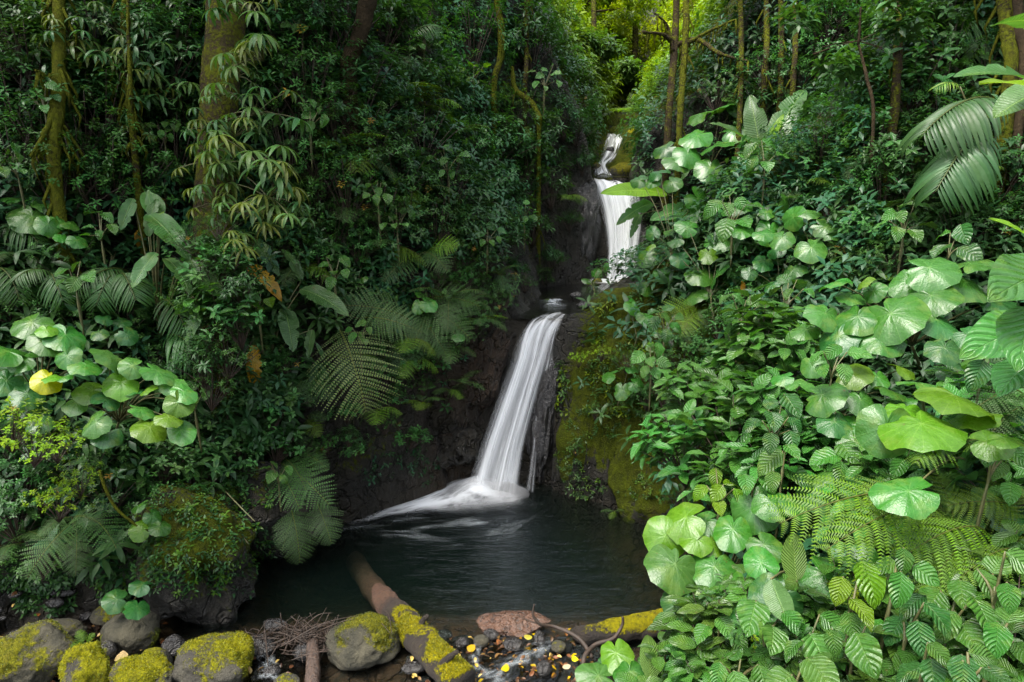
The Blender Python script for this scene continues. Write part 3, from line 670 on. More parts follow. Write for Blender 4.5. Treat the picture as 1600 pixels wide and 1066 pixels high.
def palm_frond(e0, e1, pairs=20, base=G_mid, seed=0, ll=.42, start=.18, droop=.5, ratio=.075, side=.05):
    r = np.random.default_rng(seed); Pn = arc(1, e0, e1, 30, side); T = nrm(np.gradient(Pn, axis=0)); b = MB()
    tube(b, Pn, np.linspace(.012, .003, 30), 5, (.07, .09, .03)); tp = tpl_blade(2, 6, ratio, peak=.4, fold=.4, droop=droop)
    D = []; O = []; U = []; Sz = []
    for i in range(pairs):
        s = start + (1 - start) * (i + .6) / pairs; k = int(s * 29); q_ = (s - start) / (1 - start)
        for sd in (-1, 1):
            D.append(nrm(np.array([sd, 0, -.12]) + T[k] * (.45 + .9 * q_) + r.normal(size=3) * .06)); O.append(Pn[k]); U.append(nrm(np.cross([1.0, 0, 0], T[k]) + np.array([-sd * .25, 0, 0])))
            Sz.append(ll * (math.sin(math.pi * (.12 + .80 * q_)) ** .6) * (1 + .06 * r.normal()))
    D, O, U, Sz = map(np.array, (D, O, U, Sz)); b.inst(tp, frames(D, U) * Sz[:, None, None], O, tints(len(O), base, .2, .1, r)); return b, Pn[-1]
def blade_leaf(seed, ratio=.32, droop=.45, base=G_mid, tears=6, nv=26, nu=8, pet=.0, wave=.05, fold=.22, peak=.42):
    T = tpl_blade(nu, nv, ratio, peak=peak, fold=fold, droop=droop, wave=wave, seed=seed, tears=tears, tip=.8)
    b = MB(); v, f, uv = T; b.add(v, f, uv, np.array(base)); tip = v.reshape(nv + 1, nu + 1, 3)[-1, nu // 2]; return b, tip
UNIT = {}
def unit(key, bt, mat, name):
    b, tip = bt; UNIT[key] = (b.mesh(name, mat), np.array(tip)); return UNIT[key]
for s_ in range(3):
    unit('fern%d' % s_, fern_frond((40, 25, 60)[s_], (-35, -50, -20)[s_], 22, 12, (.30, .34, .27)[s_], G_fern, s_), M_fern, 'frond')
    unit('palm%d' % s_, palm_frond((45, 30, 60)[s_], (-40, -55, -25)[s_], (18, 22, 16)[s_], G_mid, s_), M_far, 'frond')
    unit('blade%d' % s_, blade_leaf(10 + s_, (.34, .28, .38)[s_], (.40, .55, .25)[s_], (.045, .115, .035)), M_ban, 'leaf')
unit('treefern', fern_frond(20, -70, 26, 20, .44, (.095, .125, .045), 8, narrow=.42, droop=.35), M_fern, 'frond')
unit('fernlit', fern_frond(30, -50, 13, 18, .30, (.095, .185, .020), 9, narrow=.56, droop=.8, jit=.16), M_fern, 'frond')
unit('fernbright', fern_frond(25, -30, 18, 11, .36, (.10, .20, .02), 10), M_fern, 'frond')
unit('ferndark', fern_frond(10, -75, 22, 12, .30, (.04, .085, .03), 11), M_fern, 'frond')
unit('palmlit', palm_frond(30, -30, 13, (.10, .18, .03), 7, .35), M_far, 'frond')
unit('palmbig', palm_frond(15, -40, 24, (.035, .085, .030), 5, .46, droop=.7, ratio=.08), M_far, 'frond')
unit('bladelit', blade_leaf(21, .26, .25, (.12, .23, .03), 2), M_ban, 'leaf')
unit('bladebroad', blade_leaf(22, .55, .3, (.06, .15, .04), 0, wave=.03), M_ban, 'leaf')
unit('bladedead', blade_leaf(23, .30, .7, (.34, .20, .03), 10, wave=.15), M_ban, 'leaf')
unit('striped', blade_leaf(24, .50, .18, (.16, .30, .06), 0, wave=.02, fold=.3), M_stripe, 'leaf')
unit('ribbed0', (lambda t: ((lambda b: b.add(t[0], t[1], t[2], np.array((.035, .12, .03))))(MB()), t[0].reshape(15, 9, 3)[-1, 4]))(T_rib[0]), M_ribbed, 'leaf')
unit('ribbed1', (lambda t: ((lambda b: b.add(t[0], t[1], t[2], np.array((.045, .14, .035))))(MB()), t[0].reshape(15, 9, 3)[-1, 4]))(T_rib[1]), M_ribbed, 'leaf')
unit('heart0', (lambda t: ((lambda b: b.add(t[0], t[1], t[2], np.array((.045, .14, .03))))(MB()), t[0].reshape(9, 7, 3)[-1, 3]))(T_heart[0]), M_ov, 'leaf')
unit('heart1', (lambda t: ((lambda b: b.add(t[0], t[1], t[2], np.array((.10, .21, .03))))(MB()), t[0].reshape(9, 7, 3)[-1, 3]))(T_heart[1]), M_ov, 'leaf')
def from_to(meta, a, b_, up, parent, name, origin):
    me, tip = meta; c = np.array(tip, float); L = np.linalg.norm(b_ - a) / np.linalg.norm(c)
    def basis(d, u): y = nrm(d); x = nrm(np.cross(y, u)); return np.stack([x, y, np.cross(x, y)], -1)
    R = basis(b_ - a, up) @ basis(c, np.array([0, 0, 1.0])).T
    return child(name, me, parent, a - origin, R * L)
def facing(p, k=.5, j=.25, r=rng):
    return nrm(np.array([0, 0, 1.0]) + k * nrm(CAM - p) + j * r.normal(size=3))
def built_plant(name, label, cat, root, leaves, part='frond', group=None, stem=True, up_k=.5, stem_mat=None, bend=.25, petr=.006, fwd=0.0):
    """leaves: (unit key, base px, base py, tip px, tip py, depth at base, depth at tip)"""
    O = np.array(root); b = MB()
    gaps = [hit(x_, y_) - .10 - t_ for l in leaves for (x_, y_, t_) in ((l[1], l[2], l[5]), (l[3], l[4], l[6]), ((l[1] + l[3]) / 2, (l[2] + l[4]) / 2 - 4, (l[5] + l[6]) / 2))]
    sh_ = min(gaps) - fwd; far_ = leaves[0][5] > 4.2; sh_ = sh_ if (sh_ < 0 or far_) else 0.0
    if sh_ > .25: sh_ -= .25
    k_ = 1 + sh_ / np.mean([l[5] for l in leaves]); leaves = [l[:5] + (l[5] * k_, l[6] * k_) for l in leaves]
    b0 = at(leaves[0][1], leaves[0][2], leaves[0][5]); O = O if np.linalg.norm(O[:2] - b0[:2]) < .8 or not far_ else np.array([b0[0], b0[1], ground(b0[0], b0[1])])
    e = empty(name, O, label, cat, group)
    for (k, bx, by, tx, ty, t0, t1) in leaves:
        A_, B_ = at(bx, by, t0), at(tx, ty, t1); from_to(UNIT[k], A_, B_, facing(A_, up_k), e, part, O)
        if stem:
            d = A_ - O; L = np.linalg.norm(d)
            if L > .03: tube(b, [O * 0, d * .5 + np.array([0, 0, .12 * L]), d], [petr * 1.4, petr * 1.1, petr * .8], 5, sub=4)
    if stem and b.n: b.obj('stem', stem_mat or M_stem, e)
    return e

# ------------------------------------------------------------------ round-leaved plants
R_ME = {}
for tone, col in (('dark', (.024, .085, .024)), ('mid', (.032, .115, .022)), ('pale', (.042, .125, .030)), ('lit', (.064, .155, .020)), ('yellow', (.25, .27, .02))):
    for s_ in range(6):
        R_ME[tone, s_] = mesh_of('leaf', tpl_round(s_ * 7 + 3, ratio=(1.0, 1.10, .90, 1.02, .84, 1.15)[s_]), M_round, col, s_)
def round_plant(label, root, leaves, tone='mid', group='round-leaved plants', cat='plant', cam_k=.75, name='round_leaf_plant', seed=1, petr=.006):
    """leaves: (px, py, width in pixels, depth[, tone])"""
    r = np.random.default_rng(seed); O = np.array(root, float); e = empty(name, O, label, cat, group); b = MB()
    cen = np.mean([at(l[0], l[1], l[3]) for l in leaves], axis=0)
    crown = O + (cen - O) * .45 + np.array([0, 0, .05])
    tube(b, [O * 0, (crown - O) * .5 + r.normal(size=3) * .03, crown - O], [petr * 2.2, petr * 1.8, petr * 1.4], 6, (.06, .06, .03), sub=4)
    for l in leaves:
        p = at(l[0], l[1], l[3]); tn = l[4] if len(l) > 4 else tone; dia = l[2] / F * l[3] * 1.08
        n_ = nrm(np.array([0, 0, 1.0]) + cam_k * nrm(CAM - p) + .36 * r.normal(size=3)); out = p - cen; out[2] = -abs(out[2]) * .2 - .1; d = nrm(out + r.normal(size=3) * .15 + np.array([0, -.15, 0]))
        d = nrm(d - n_ * (d @ n_)); x = np.cross(d, n_); Mx = np.stack([x, d, n_], -1) * dia
        child('leaf', R_ME[tn, int(r.integers(6))], e, p - O, Mx)
        a = crown - O; c = p - O; mid = (a + c) / 2 + np.array([0, 0, .10 * np.linalg.norm(c - a)]) - n_ * .04
        tube(b, [a, mid, c - n_ * .004], [petr, petr * .8, petr * .6], 5, (.10, .13, .04), sub=4)
    b.obj('stem', M_stem, e); return e
def gather(cx_, cy_, rx, ry, n, px, t, seed, jt=.35, tone=None):
    """a loose head of n leaves round a point, spread so that they do not sit on each other"""
    r = np.random.default_rng(seed); out = []; tries = 0
    while len(out) < n and tries < 600:
        tries += 1; a = r.random() * 6.28; q_ = math.sqrt(r.random()); x = cx_ + rx * q_ * math.cos(a); y = cy_ + ry * q_ * math.sin(a); w = px * (.65 + .5 * r.random())
        if all(math.hypot(x - o[0], (y - o[1]) * 1.2) > .52 * (w + o[2]) / 1.15 for o in out):
            l = (x, y, w, t + jt * (r.random() - .5) - (y - cy_) / F * t * .9)
            out.append(l + ((tone,) if tone else ()))
    return out

# ------------------------------------------------------------------ leafy shrubs: a few kinds, each with foliage and stem
def shrub_mesh(kind, seed):
    r = np.random.default_rng(seed); fb, sb = MB(), MB()
    spec = {'small': (95, .060, T_far, M_far, (.035, .098, .026), 9), 'narrow': (70, .115, T_far2, M_far, (.030, .085, .030), 8), 'ovate': (40, .125, T_ov[0], M_ov, (.038, .120, .034), 7),
            'glossy': (26, .25, T_ov[1], M_ov, (.042, .135, .030), 6), 'lacy': (120, .045, T_far, M_fern, (.045, .115, .028), 10), 'lime': (50, .075, T_ov[0], M_ov, (.15, .26, .02), 7),
            'fans': (34, .20, tpl_blade(2, 4, .20, fold=.3, droop=.6), M_far, (.045, .10, .035), 7), 'ribbed': (18, .27, T_rib[0], M_ribbed, (.050, .130, .028), 5)}[kind]
    n, sz, tp, mat, base, nl = spec
    a = r.random(n) * 6.28; el = np.arcsin(r.random(n) * 1.15 - .15 if False else np.clip(r.random(n) * 1.2 - .2, -.2, 1)); rad = .34 * (1 + .35 * r.normal(size=n)).clip(.5, 1.5) + .10
    lump = 1 + .35 * fbm(np.stack([np.cos(a) * 1.5, np.sin(a) * 1.5, el * 1.5 + seed], -1), 2, seed)
    nor = np.stack([np.cos(a) * np.cos(el), np.sin(a) * np.cos(el), np.sin(el)], -1); pos = nor * (rad * lump)[:, None] * np.array([1, 1, .85]) + np.array([0, 0, .30])
    dead = r.random(n) < .006
    bt = tints(n, base, .30, .12, r); bt[dead] = (.20, .14, .03)
    spray(fb, pos, nor, np.full(n, sz), bt, nl, tp, r, (.0, .08), .25)
    for i in range(0, n, max(1, n // 16)): tube(sb, [(0, 0, -.15), pos[i] * .45 + np.array([0, 0, -.02]), pos[i]], [.010, .007, .003], 4, sub=2)
    return fb.mesh('foliage', mat), sb.mesh('stem', M_twig)
SH = {(k, i): shrub_mesh(k, 300 + i * 17 + j * 5) for j, k in enumerate(('small', 'narrow', 'ovate', 'glossy', 'lacy', 'lime', 'fans', 'ribbed')) for i in range(2)}
DESC = {'small': ('bushy small-leaved shrub', 'dark small-leaved shrub'), 'narrow': ('narrow-leaved green shrub', 'dark narrow-leaved shrub'), 'ovate': ('oval-leaved green shrub', 'dark oval-leaved shrub'),
        'glossy': ('glossy broad-leaved shrub', 'dark glossy-leaved shrub'), 'lacy': ('fine lacy-leaved shrub', 'dark lacy shrub'), 'lime': ('lime green shrub', 'lime green shrub'), 'fans': ('drooping finger-leaved plant', 'drooping finger-leaved plant'), 'ribbed': ('wet ribbed-leaf plant', 'wet ribbed-leaf plant')}
def shrub(kind, px, py, size, depth=None, i=0, off=.15, desc=None, lift=0.0, rz=None):
    """px,py = the middle of the crown; size = crown width in metres"""
    if not depth and any(abs(px - a_) < w_ and py < b_ for a_, b_, w_ in ((345, 400, 48), (90, 240, 26), (198, 200, 20), (565, 100, 25), (779, 130, 22), (1050, 200, 45), (1403, 130, 26), (1580, 130, 30))): return None
    t = depth if depth else max(hit(px, py) - off - size * .25, 1.5); p = at(px, py, t)
    name = {'fans': 'finger_leaf_plant', 'ribbed': 'ribbed_leaf_plant'}.get(kind, 'leafy_shrub')
    e = empty(name, (p[0], p[1], p[2] - size * .35), where_label(desc or DESC[kind][0], px, py), 'shrub' if name == 'leafy_shrub' else 'plant', 'shrubs and leafy plants on the slopes')
    e.scale = (size, size, size * random.uniform(.8, 1.05)); e.rotation_euler = (random.uniform(-.2, .2), random.uniform(-.2, .2), random.uniform(0, 6.28) if rz is None else rz)
    fm, sm = SH[kind, i % 2]; child('foliage', fm, e); child('stem', sm, e); return e

# ------------------------------------------------------------------ ferns and palms in a ring, and epiphytes
def ring_plant(kind, name, desc, px, py, size, n, depth=None, seed=0, cat='fern', group='ferns on the slopes', off=.1, lean=0.0, label=None, spread=6.28, rz=0.0, scale_z=1):
    r = np.random.default_rng(seed + 1000); t = depth if depth else max(hit(px, py) - off, 1.5); p = at(px, py, t)
    e = empty(name, p, label or where_label(desc, px, py), cat, group); e.rotation_euler = (lean, 0, 0)
    keys = [k for k in UNIT if k.startswith(kind)]
    for j in range(n):
        a = rz + spread * (j + .3 * r.random()) / n; s = size * (.75 + .4 * r.random()); me, tip = UNIT[keys[int(r.integers(len(keys)))]]
        ti = r.normal() * .15; ca, sa = math.cos(a), math.sin(a); ct, st = math.cos(ti), math.sin(ti)
        Rz = np.array([[ca, -sa, 0], [sa, ca, 0], [0, 0, 1]]); Rx = np.array([[1, 0, 0], [0, ct, -st], [0, st, ct]])
        child('frond', me, e, (0, 0, 0), Rz @ Rx * s)
    return e
def fan_mesh(seed, n=8, L=.42, ratio=.16, base=(.06, .115, .035), droop=.75):
    r = np.random.default_rng(seed); b = MB(); a = np.linspace(-2.2, 2.2, n) + r.normal(size=n) * .1; el = -.1 + .25 * r.random(n)
    D = np.stack([np.sin(a) * np.cos(el), np.cos(a) * np.cos(el), np.sin(el)], -1); tp = tpl_blade(2, 7, ratio, peak=.5, fold=.4, droop=droop)
    b.inst(tp, frames(D, np.tile([0, 0, 1.0], (n, 1))) * (L * (.8 + .3 * r.random(n)))[:, None, None], np.zeros((n, 3)), tints(n, base, .25, .15, r)); return b.mesh('leaf', M_far)
FAN = [fan_mesh(i, (7, 8, 6)[i], .42, (.17, .14, .2)[i], ((.06, .12, .035), (.09, .13, .03), (.045, .11, .04))[i]) for i in range(3)]
def fan_plant(name, label, px, py, t, size, n, seed, group, cat='plant', front=True, spread=1.0):
    r = np.random.default_rng(seed + 77); p = at(px, py, t); e = empty(name, p, label, cat, group); b = MB()
    for j in range(n):
        a = r.random() * 6.28 if not front else math.pi + (r.random() - .5) * 3.6; L = size * (.35 + .55 * r.random()); el = r.random() * 1.3 - .35
        d = np.array([math.sin(a) * math.cos(el), math.cos(a) * math.cos(el), math.sin(el)]); q_ = d * L * spread
        Mx = frames(nrm(d * np.array([1, 1, .2]) + np.array([0, 0, -.35]))[None], np.array([[0, 0, 1.0]]))[0] * size * (.8 + .5 * r.random())
        child('leaf', FAN[int(r.integers(3))], e, q_, Mx); tube(b, [(0, 0, 0), q_ * .5 + np.array([0, 0, .06 * size]), q_], [.006, .005, .004], 4, sub=3)
    b.obj('stem', M_stem, e); return e

# ------------------------------------------------------------------ trees
_at = at
def crown_mesh(seed, rad, n, sz, base, nl=8, flat=.6, tpl=None, mat=None):
    r = np.random.default_rng(seed); b = MB(); nc = max(6, n // 60); c = rv(nc, r) * (r.random((nc, 1)) ** .4) * rad * np.array([1, 1, flat])
    k = r.integers(nc, size=n); off = rv(n, r); pos = c[k] + off * (rad * .28 * r.random((n, 1)) ** .4) * np.array([1, 1, .6]); bt = tints(n, base, .3, .15, r)
    spray(b, pos, nrm(off + np.array([0, 0, .4])), np.full(n, sz), bt, nl, tpl or T_far, r, (0, .15), .3); return b, c
def moss_tint(n, lo, hi, seed):
    return np.stack([np.interp(np.arange(n), [0, n], [lo, hi]), np.zeros(n), np.zeros(n)], -1)
def tree(label, pts, rad, crown=None, branches=(), name='mossy_tree', cat='tree', group=None, moss=.6, mat=None, ns=14, bump=.25, strands=0, seed=0, cbase=G_mid, snap=True, snap_off=-.55):
    """pts: (px, py, t) from the foot up"""
    at = _at
    if snap:
        yf = _at(pts[0][0], pts[0][1], hit(pts[0][0], pts[0][1]))[1] - .15 + snap_off; sh_ = yf - _at(*pts[0])[1]
        at = lambda a_, c_, t_: _at(a_, c_, (_at(a_, c_, t_)[1] + sh_) / (math.cos(PITCH) + math.sin(PITCH) * (533 - c_) / F))
        if crown: p_ = np.array(crown[0], float); k_ = sh_ / max(p_[1], 1); crown = (tuple(p_ + np.array([p_[0] * k_, sh_, (p_[2] - 3) * k_])),) + tuple(crown[1:])
    if snap: f_ = hit(pts[0][0], pts[0][1]) / pts[0][2]; rad = [q_ * f_ for q_ in rad]; branches = [(br[0], br[1] * f_) + tuple(br[2:]) for br in branches]; crown = (crown[0], crown[1] * min(1, f_ * 1.1), crown[2], crown[3] * min(1, f_ * 1.2)) if crown else None
    W_ = [at(*p) for p in pts]; O = W_[0].copy(); g_ = ground(O[0], O[1]); foot = np.array([O[0], O[1], min(g_ - .15, O[2])]); e = empty(name, foot, label, cat, group)
    L = [foot] + W_ if foot[2] < O[2] - .05 else W_
    R_ = list(rad) if len(rad) == len(L) else [rad[0] * 1.15] + list(rad)
    b = MB(); tube(b, [p - foot for p in L], R_, ns, (moss, 0, 0), bump * max(R_), seed, sub=10); b.obj('trunk', mat or M_bark, e)
    for br in branches:
        bb = MB(); q_ = [at(*p) - foot for p in br[0]]; tube(bb, q_, np.linspace(br[1], br[1] * .35, len(q_)), 8, (moss, 0, 0), br[1] * .5, seed + 3, sub=8)
        if len(br) > 2:   # hanging moss along the branch
            rr = np.random.default_rng(seed + 9)
            for _ in range(br[2]):
                s = rr.random() * (len(q_) - 1); i = int(s); p = q_[i] * (1 - s + i) + q_[i + 1] * (s - i); l = .08 + .3 * rr.random()
                tube(bb, [p, p + np.array([.02 * rr.normal(), .02 * rr.normal(), -l * .5]), p + np.array([.03 * rr.normal(), .03 * rr.normal(), -l])], [.02, .013, .003], 4, (.9, 0, 0))
        bb.obj('branch', mat or M_bark, e)
    if strands:
        rr = np.random.default_rng(seed + 5); sbm = MB()
        for _ in range(strands):
            s = rr.random() * (len(L) - 1.001); i = int(s); p = L[i] * (1 - s + i) + L[i + 1] * (s - i) - foot; a = rr.random() * 6.28; rd = R_[min(i, len(R_) - 1)]
            p = p + np.array([math.cos(a), math.sin(a), 0]) * rd * .95; l = .10 + .35 * rr.random()
            tube(sbm, [p, p + np.array([math.cos(a), math.sin(a), -2]) * l * .3, p + np.array([math.cos(a) * .5, math.sin(a) * .5, -3]) * l * .35], [.016, .012, .002], 4, (.85, 0, 0))
        sbm.obj('hanging_moss', mat or M_bark, e)['kind'] = 'stuff'
    if crown:
        (cx_, cy_, cz_), rd, n, sz = crown; cb, _ = crown_mesh(seed + 60, rd, n, sz, cbase); o = cb.obj('crown', M_far, e); o.location = np.array([cx_, cy_, cz_]) - foot
        top = W_[-1] - foot; c0 = np.array([cx_, cy_, cz_]) - foot; tb = MB()
        tube(tb, [top * 1.0, (top + c0) / 2 + np.array([0, 0, .3]), c0], [R_[-1], R_[-1] * .8, R_[-1] * .4], 8, (moss, 0, 0), .02, seed, sub=5)
        rr = np.random.default_rng(seed + 8)
        for k in range(7):
            d = rv(1, rr)[0] * rd * .7 * np.array([1, 1, .5]); tube(tb, [c0 * .6 + top * .4, c0 + d * .5, c0 + d], [R_[-1] * .5, R_[-1] * .3, .01], 6, (moss, 0, 0), sub=3)
        tb.obj('limbs', mat or M_bark, e)
    return e

# ------------------------------------------------------------------ rocks, logs, sticks
def ico(sub):
    bm = bmesh.new(); bmesh.ops.create_icosphere(bm, subdivisions=sub, radius=1); v = np.array([q_.co[:] for q_ in bm.verts]); f = np.array([[x.index for x in q_.verts] for q_ in bm.faces]); bm.free(); return v, f
ICO = {s: ico(s) for s in (2, 3, 4, 5, 6)}
def rock(name, label, px, py, w, h, t, mat, moss=.4, seed=0, d=None, sub=5, group=None, rough=.16, angular=.0, mossup=.5, rot=0.0, cat='rock', tilt=0.0, wetv=.6, redv=0.0, tuft=0):
    """px,py = centre; w,h in pixels"""
    v, f = ICO[sub]; v = v.copy(); sx = w / F * t / 2; sz = h / F * t / 2 * 1.05; sy = d if d else (sx + sz) / 2
    k = 1 + rough * fbm(v * 1.3 + seed * 3.7, 3, seed) * 1.6 + rough * .25 * fbm(v * 5 + seed, 3, seed + 1)
    if angular:
        r = np.random.default_rng(seed)
        for _ in range(9):
            n_ = rv(1, r)[0]; lim = .62 + .25 * r.random(); dd = v @ n_; v = v - n_[None] * np.maximum(dd - lim, 0)[:, None] * angular
    v = v * k[:, None]; c, s = math.cos(tilt), math.sin(tilt)
    v = v * np.array([sx, sy, sz]); v = np.stack([v[:, 0] * c - v[:, 2] * s, v[:, 1], v[:, 0] * s + v[:, 2] * c], -1)
    c, s = math.cos(rot), math.sin(rot); v = np.stack([v[:, 0] * c - v[:, 1] * s, v[:, 0] * s + v[:, 1] * c, v[:, 2]], -1)
    m = moss - (.10 if tuft else 0) + mossup * (v[:, 2] / (np.abs(v[:, 2]).max() + 1e-6)) * .6 + (.6 if tuft else .25) * fbm(v * 4 / max(sx, .05) * .3 + seed, 3, seed + 4)
    b = MB(); b.add(v, f, tint=np.stack([m, np.full(len(v), wetv), np.full(len(v), redv)], -1)); o = b.obj(name, mat); o.location = at(px, py, t)
    if label: tag(o, label, cat, group)
    if tuft: tufts(o, v, f, m, tuft, .010, ((.24, .25, .012), (.14, .16, .012), (.32, .30, .012)) if mat is M_yel else ((.12, .13, .02), (.18, .18, .015), (.07, .08, .015)), seed)
    return o

def tz(py, z=0.0): return (z - 3) / (-math.sin(PITCH) + math.cos(PITCH) * (533 - py) / F)
def tufts(o, v, f, keep, n, size, tones, seed, name='moss'):
    r = np.random.default_rng(seed); a, b_, c = v[f[:, 0]], v[f[:, 1]], v[f[:, 2]]; nn = np.cross(b_ - a, c - a); ar = np.linalg.norm(nn, axis=1); k = keep[f].mean(1); w = ar * np.clip((k - .38) * 4, 0, 1)
    if w.sum() <= 0: return
    i = r.choice(len(f), n, p=w / w.sum()); u = r.random((n, 2)); u = np.where(u.sum(1, keepdims=True) > 1, 1 - u, u); p = a[i] + (b_ - a)[i] * u[:, :1] + (c - a)[i] * u[:, 1:]; nr_ = nrm(nn[i])
    d = nrm(nr_ + .9 * rv(n, r)); T = (np.array([(-.5, 0, 0), (.5, 0, 0), (.3, .8, 0), (-.2, 1, 0)]), np.array([[0, 1, 2, 3]]), np.zeros((4, 2)))
    M_ = frames(d, rv(n, r)) * (size * (.5 + r.random(n)))[:, None, None] * np.array([.35, 1, 1]); b = MB(); b.inst(T, M_, p, np.array(tones)[r.integers(len(tones), size=n)] * (.6 + .7 * r.random((n, 1))))
    m = b.obj(name, M_fern, o); return m
# ================================================================== ROCKS
def brock(label, px, py, w, h, z, mat, name='mossy_boulder', **k):
    return rock(name, label, px, py, w, h, tz(py, z), mat, **k)
brock('large dull green mossy boulder at the bottom left edge', 42, 1030, 122, 96, .12, M_brown, moss=.46, seed=1, sub=6, tuft=3500, rough=.24, angular=.2, wetv=.1)
brock('round boulder with a bare grey top and moss round its rim', 203, 990, 84, 62, .10, M_brown, moss=.34, seed=2, sub=6, tuft=3500, mossup=-.25, rough=.2, wetv=.1)
brock('pointed bright yellow mossy boulder at the bottom left', 132, 1056, 70, 92, .12, M_yel, moss=.70, seed=3, sub=6, tuft=2500, rough=.28, angular=.5)
brock('low rounded yellow mossy boulder cut by the bottom edge', 216, 1066, 100, 66, .09, M_yel, moss=.62, seed=4, sub=6, tuft=3500, rough=.24, angular=.3)
brock('small brown mossy stone between the moss boulders', 242, 1036, 46, 44, .06, M_brown, moss=.32, seed=5, sub=5, name='mossy_stone')
brock('broad yellow-green mossy boulder with bare brown patches', 336, 1036, 116, 78, .10, M_yel, moss=.48, seed=6, sub=6, tuft=3500, rough=.2, angular=.3)
brock('small dark angular stone leaning on the half-bare boulder', 168, 1018, 26, 28, .10, M_rock, moss=.15, seed=7, sub=4, name='stone', angular=.6)
brock('flat dark stone below the broad yellow mossy boulder', 297, 1056, 38, 20, .08, M_rock, moss=.12, seed=8, sub=4, name='stone', angular=.7)
brock('wet black stone just left of the broad mossy boulder', 272, 1011, 34, 34, .05, M_rock, moss=-.1, seed=9, sub=4, name='stone', angular=.5)
brock('long wet black slab of rock at the shallow pool edge', 392, 1012, 82, 28, .04, M_rock, moss=-.1, seed=10, sub=5, name='wet_rock', angular=.5)
brock('big half-mossy boulder just left of the fallen log', 568, 1004, 112, 76, .08, M_brown, moss=.32, seed=11, sub=6, tuft=3500, rough=.2, angular=.15, mossup=.6, wetv=.3)
brock('reddish flat slab lying in the shallows right of the log', 800, 975, 118, 26, .0, M_rock, moss=-.2, seed=12, sub=5, name='wet_rock', angular=.6, redv=.45)
brock('dark rounded rock poking out of the pool near its left shore', 430, 976, 36, 15, .02, M_rock, moss=-.1, seed=13, sub=4, name='wet_rock')
brock('pale smooth grey pebble under the red slab', 768, 992, 26, 15, .04, M_rock, moss=-.3, seed=14, sub=4, name='stone', tilt=-.3, rough=.05)
brock('brown egg-shaped pebble beside the pale grey pebble', 752, 1002, 24, 18, .04, M_brown, moss=-.3, seed=15, sub=4, name='stone', rough=.05)
brock('tall wet black stone near the forked stick', 842, 1000, 22, 28, .04, M_rock, moss=-.3, seed=16, sub=4, name='stone', angular=.4)
brock('rounded mossy grey stone near the foot of the forked stick', 873, 1011, 24, 18, .04, M_brown, moss=.15, seed=17, sub=4, name='stone')
brock('wide wet dark stone in the middle of the outlet', 803, 1008, 34, 20, .03, M_rock, moss=-.3, seed=18, sub=4, name='stone', angular=.6)
brock('smooth dark stone at the bottom of the outlet', 850, 1046, 26, 24, .03, M_rock, moss=-.3, seed=19, sub=4, name='stone')
brock('small wet stone right of the end of the fallen log', 722, 1005, 22, 14, .03, M_rock, moss=-.3, seed=20, sub=4, name='stone')
brock('grey flat stone half under the fallen log', 645, 1044, 36, 14, .03, M_rock, moss=-.2, seed=21, sub=4, name='stone')
brock('round dark pebble left of the upright brown post', 425, 1050, 26, 18, .03, M_rock, moss=-.3, seed=22, sub=4, name='stone')
brock('greenish mossy stone at the bottom left of the brown post', 447, 1066, 38, 20, .05, M_brown, moss=.35, seed=23, sub=4, name='mossy_stone')
brock('wet grey boulder behind the pile of twigs', 476, 1018, 34, 28, .05, M_rock, moss=-.1, seed=24, sub=4, name='wet_rock', angular=.4)
brock('dark brown stone on the shore behind the largest mossy boulder', 100, 985, 70, 34, .12, M_brown, moss=.15, seed=25, sub=5, name='stone', angular=.5)
brock('mossy brown stone at the foot of the mossy outcrop', 175, 960, 60, 30, .12, M_brown, moss=.3, seed=26, sub=5, name='mossy_stone', angular=.4)
# boulders on the upper ledge
for lb, px, py, w, h, z, mt, ms, sd in (('small mossy rock in front of the upper fall', 976, 444, 24, 15, 2.02, M_brown, .25, 31), ('tan wedge-shaped rock right of the upper fall', 1004, 434, 20, 14, 2.05, M_brown, .0, 32),
        ('mossy lump left of the foam under the upper fall', 933, 441, 18, 12, 2.02, M_brown, .35, 33), ('dark wet rock beside the riffle on the ledge', 900, 462, 20, 12, 1.95, M_rock, -.2, 34),
        ('low dark rock at the brink right of the riffle', 912, 477, 26, 12, 1.95, M_rock, -.1, 35), ('dark rock splitting the top cascade in its middle', 953, 236, 15, 14, None, M_rock, -.2, 39), ('small mossy rock at the left foot of the top cascade', 932, 262, 16, 14, None, M_brown, .3, 40), ('dark wet rock at the brink of the upper fall', 968, 283, 26, 10, None, M_rock, -.2, 45), ('orange-brown rock beside the top cascade', 928, 242, 16, 16, None, M_brown, .15, 36),
        ('mossy rock shelf right of the top cascade', 975, 268, 44, 30, None, M_brown, .55, 37), ('yellow mossy rock above the top cascade', 998, 222, 50, 50, None, M_yel, .7, 38)):
    t_ = tz(py, z) if z else {39: 14.25, 40: 13.6, 45: 12.7, 36: 14.0, 37: 13.2, 38: 15.8}[sd]
    rock('mossy_rock' if ms > .2 else 'rock', lb, px, py, w, h, t_, mt, moss=ms, seed=sd, sub=4, angular=.4)
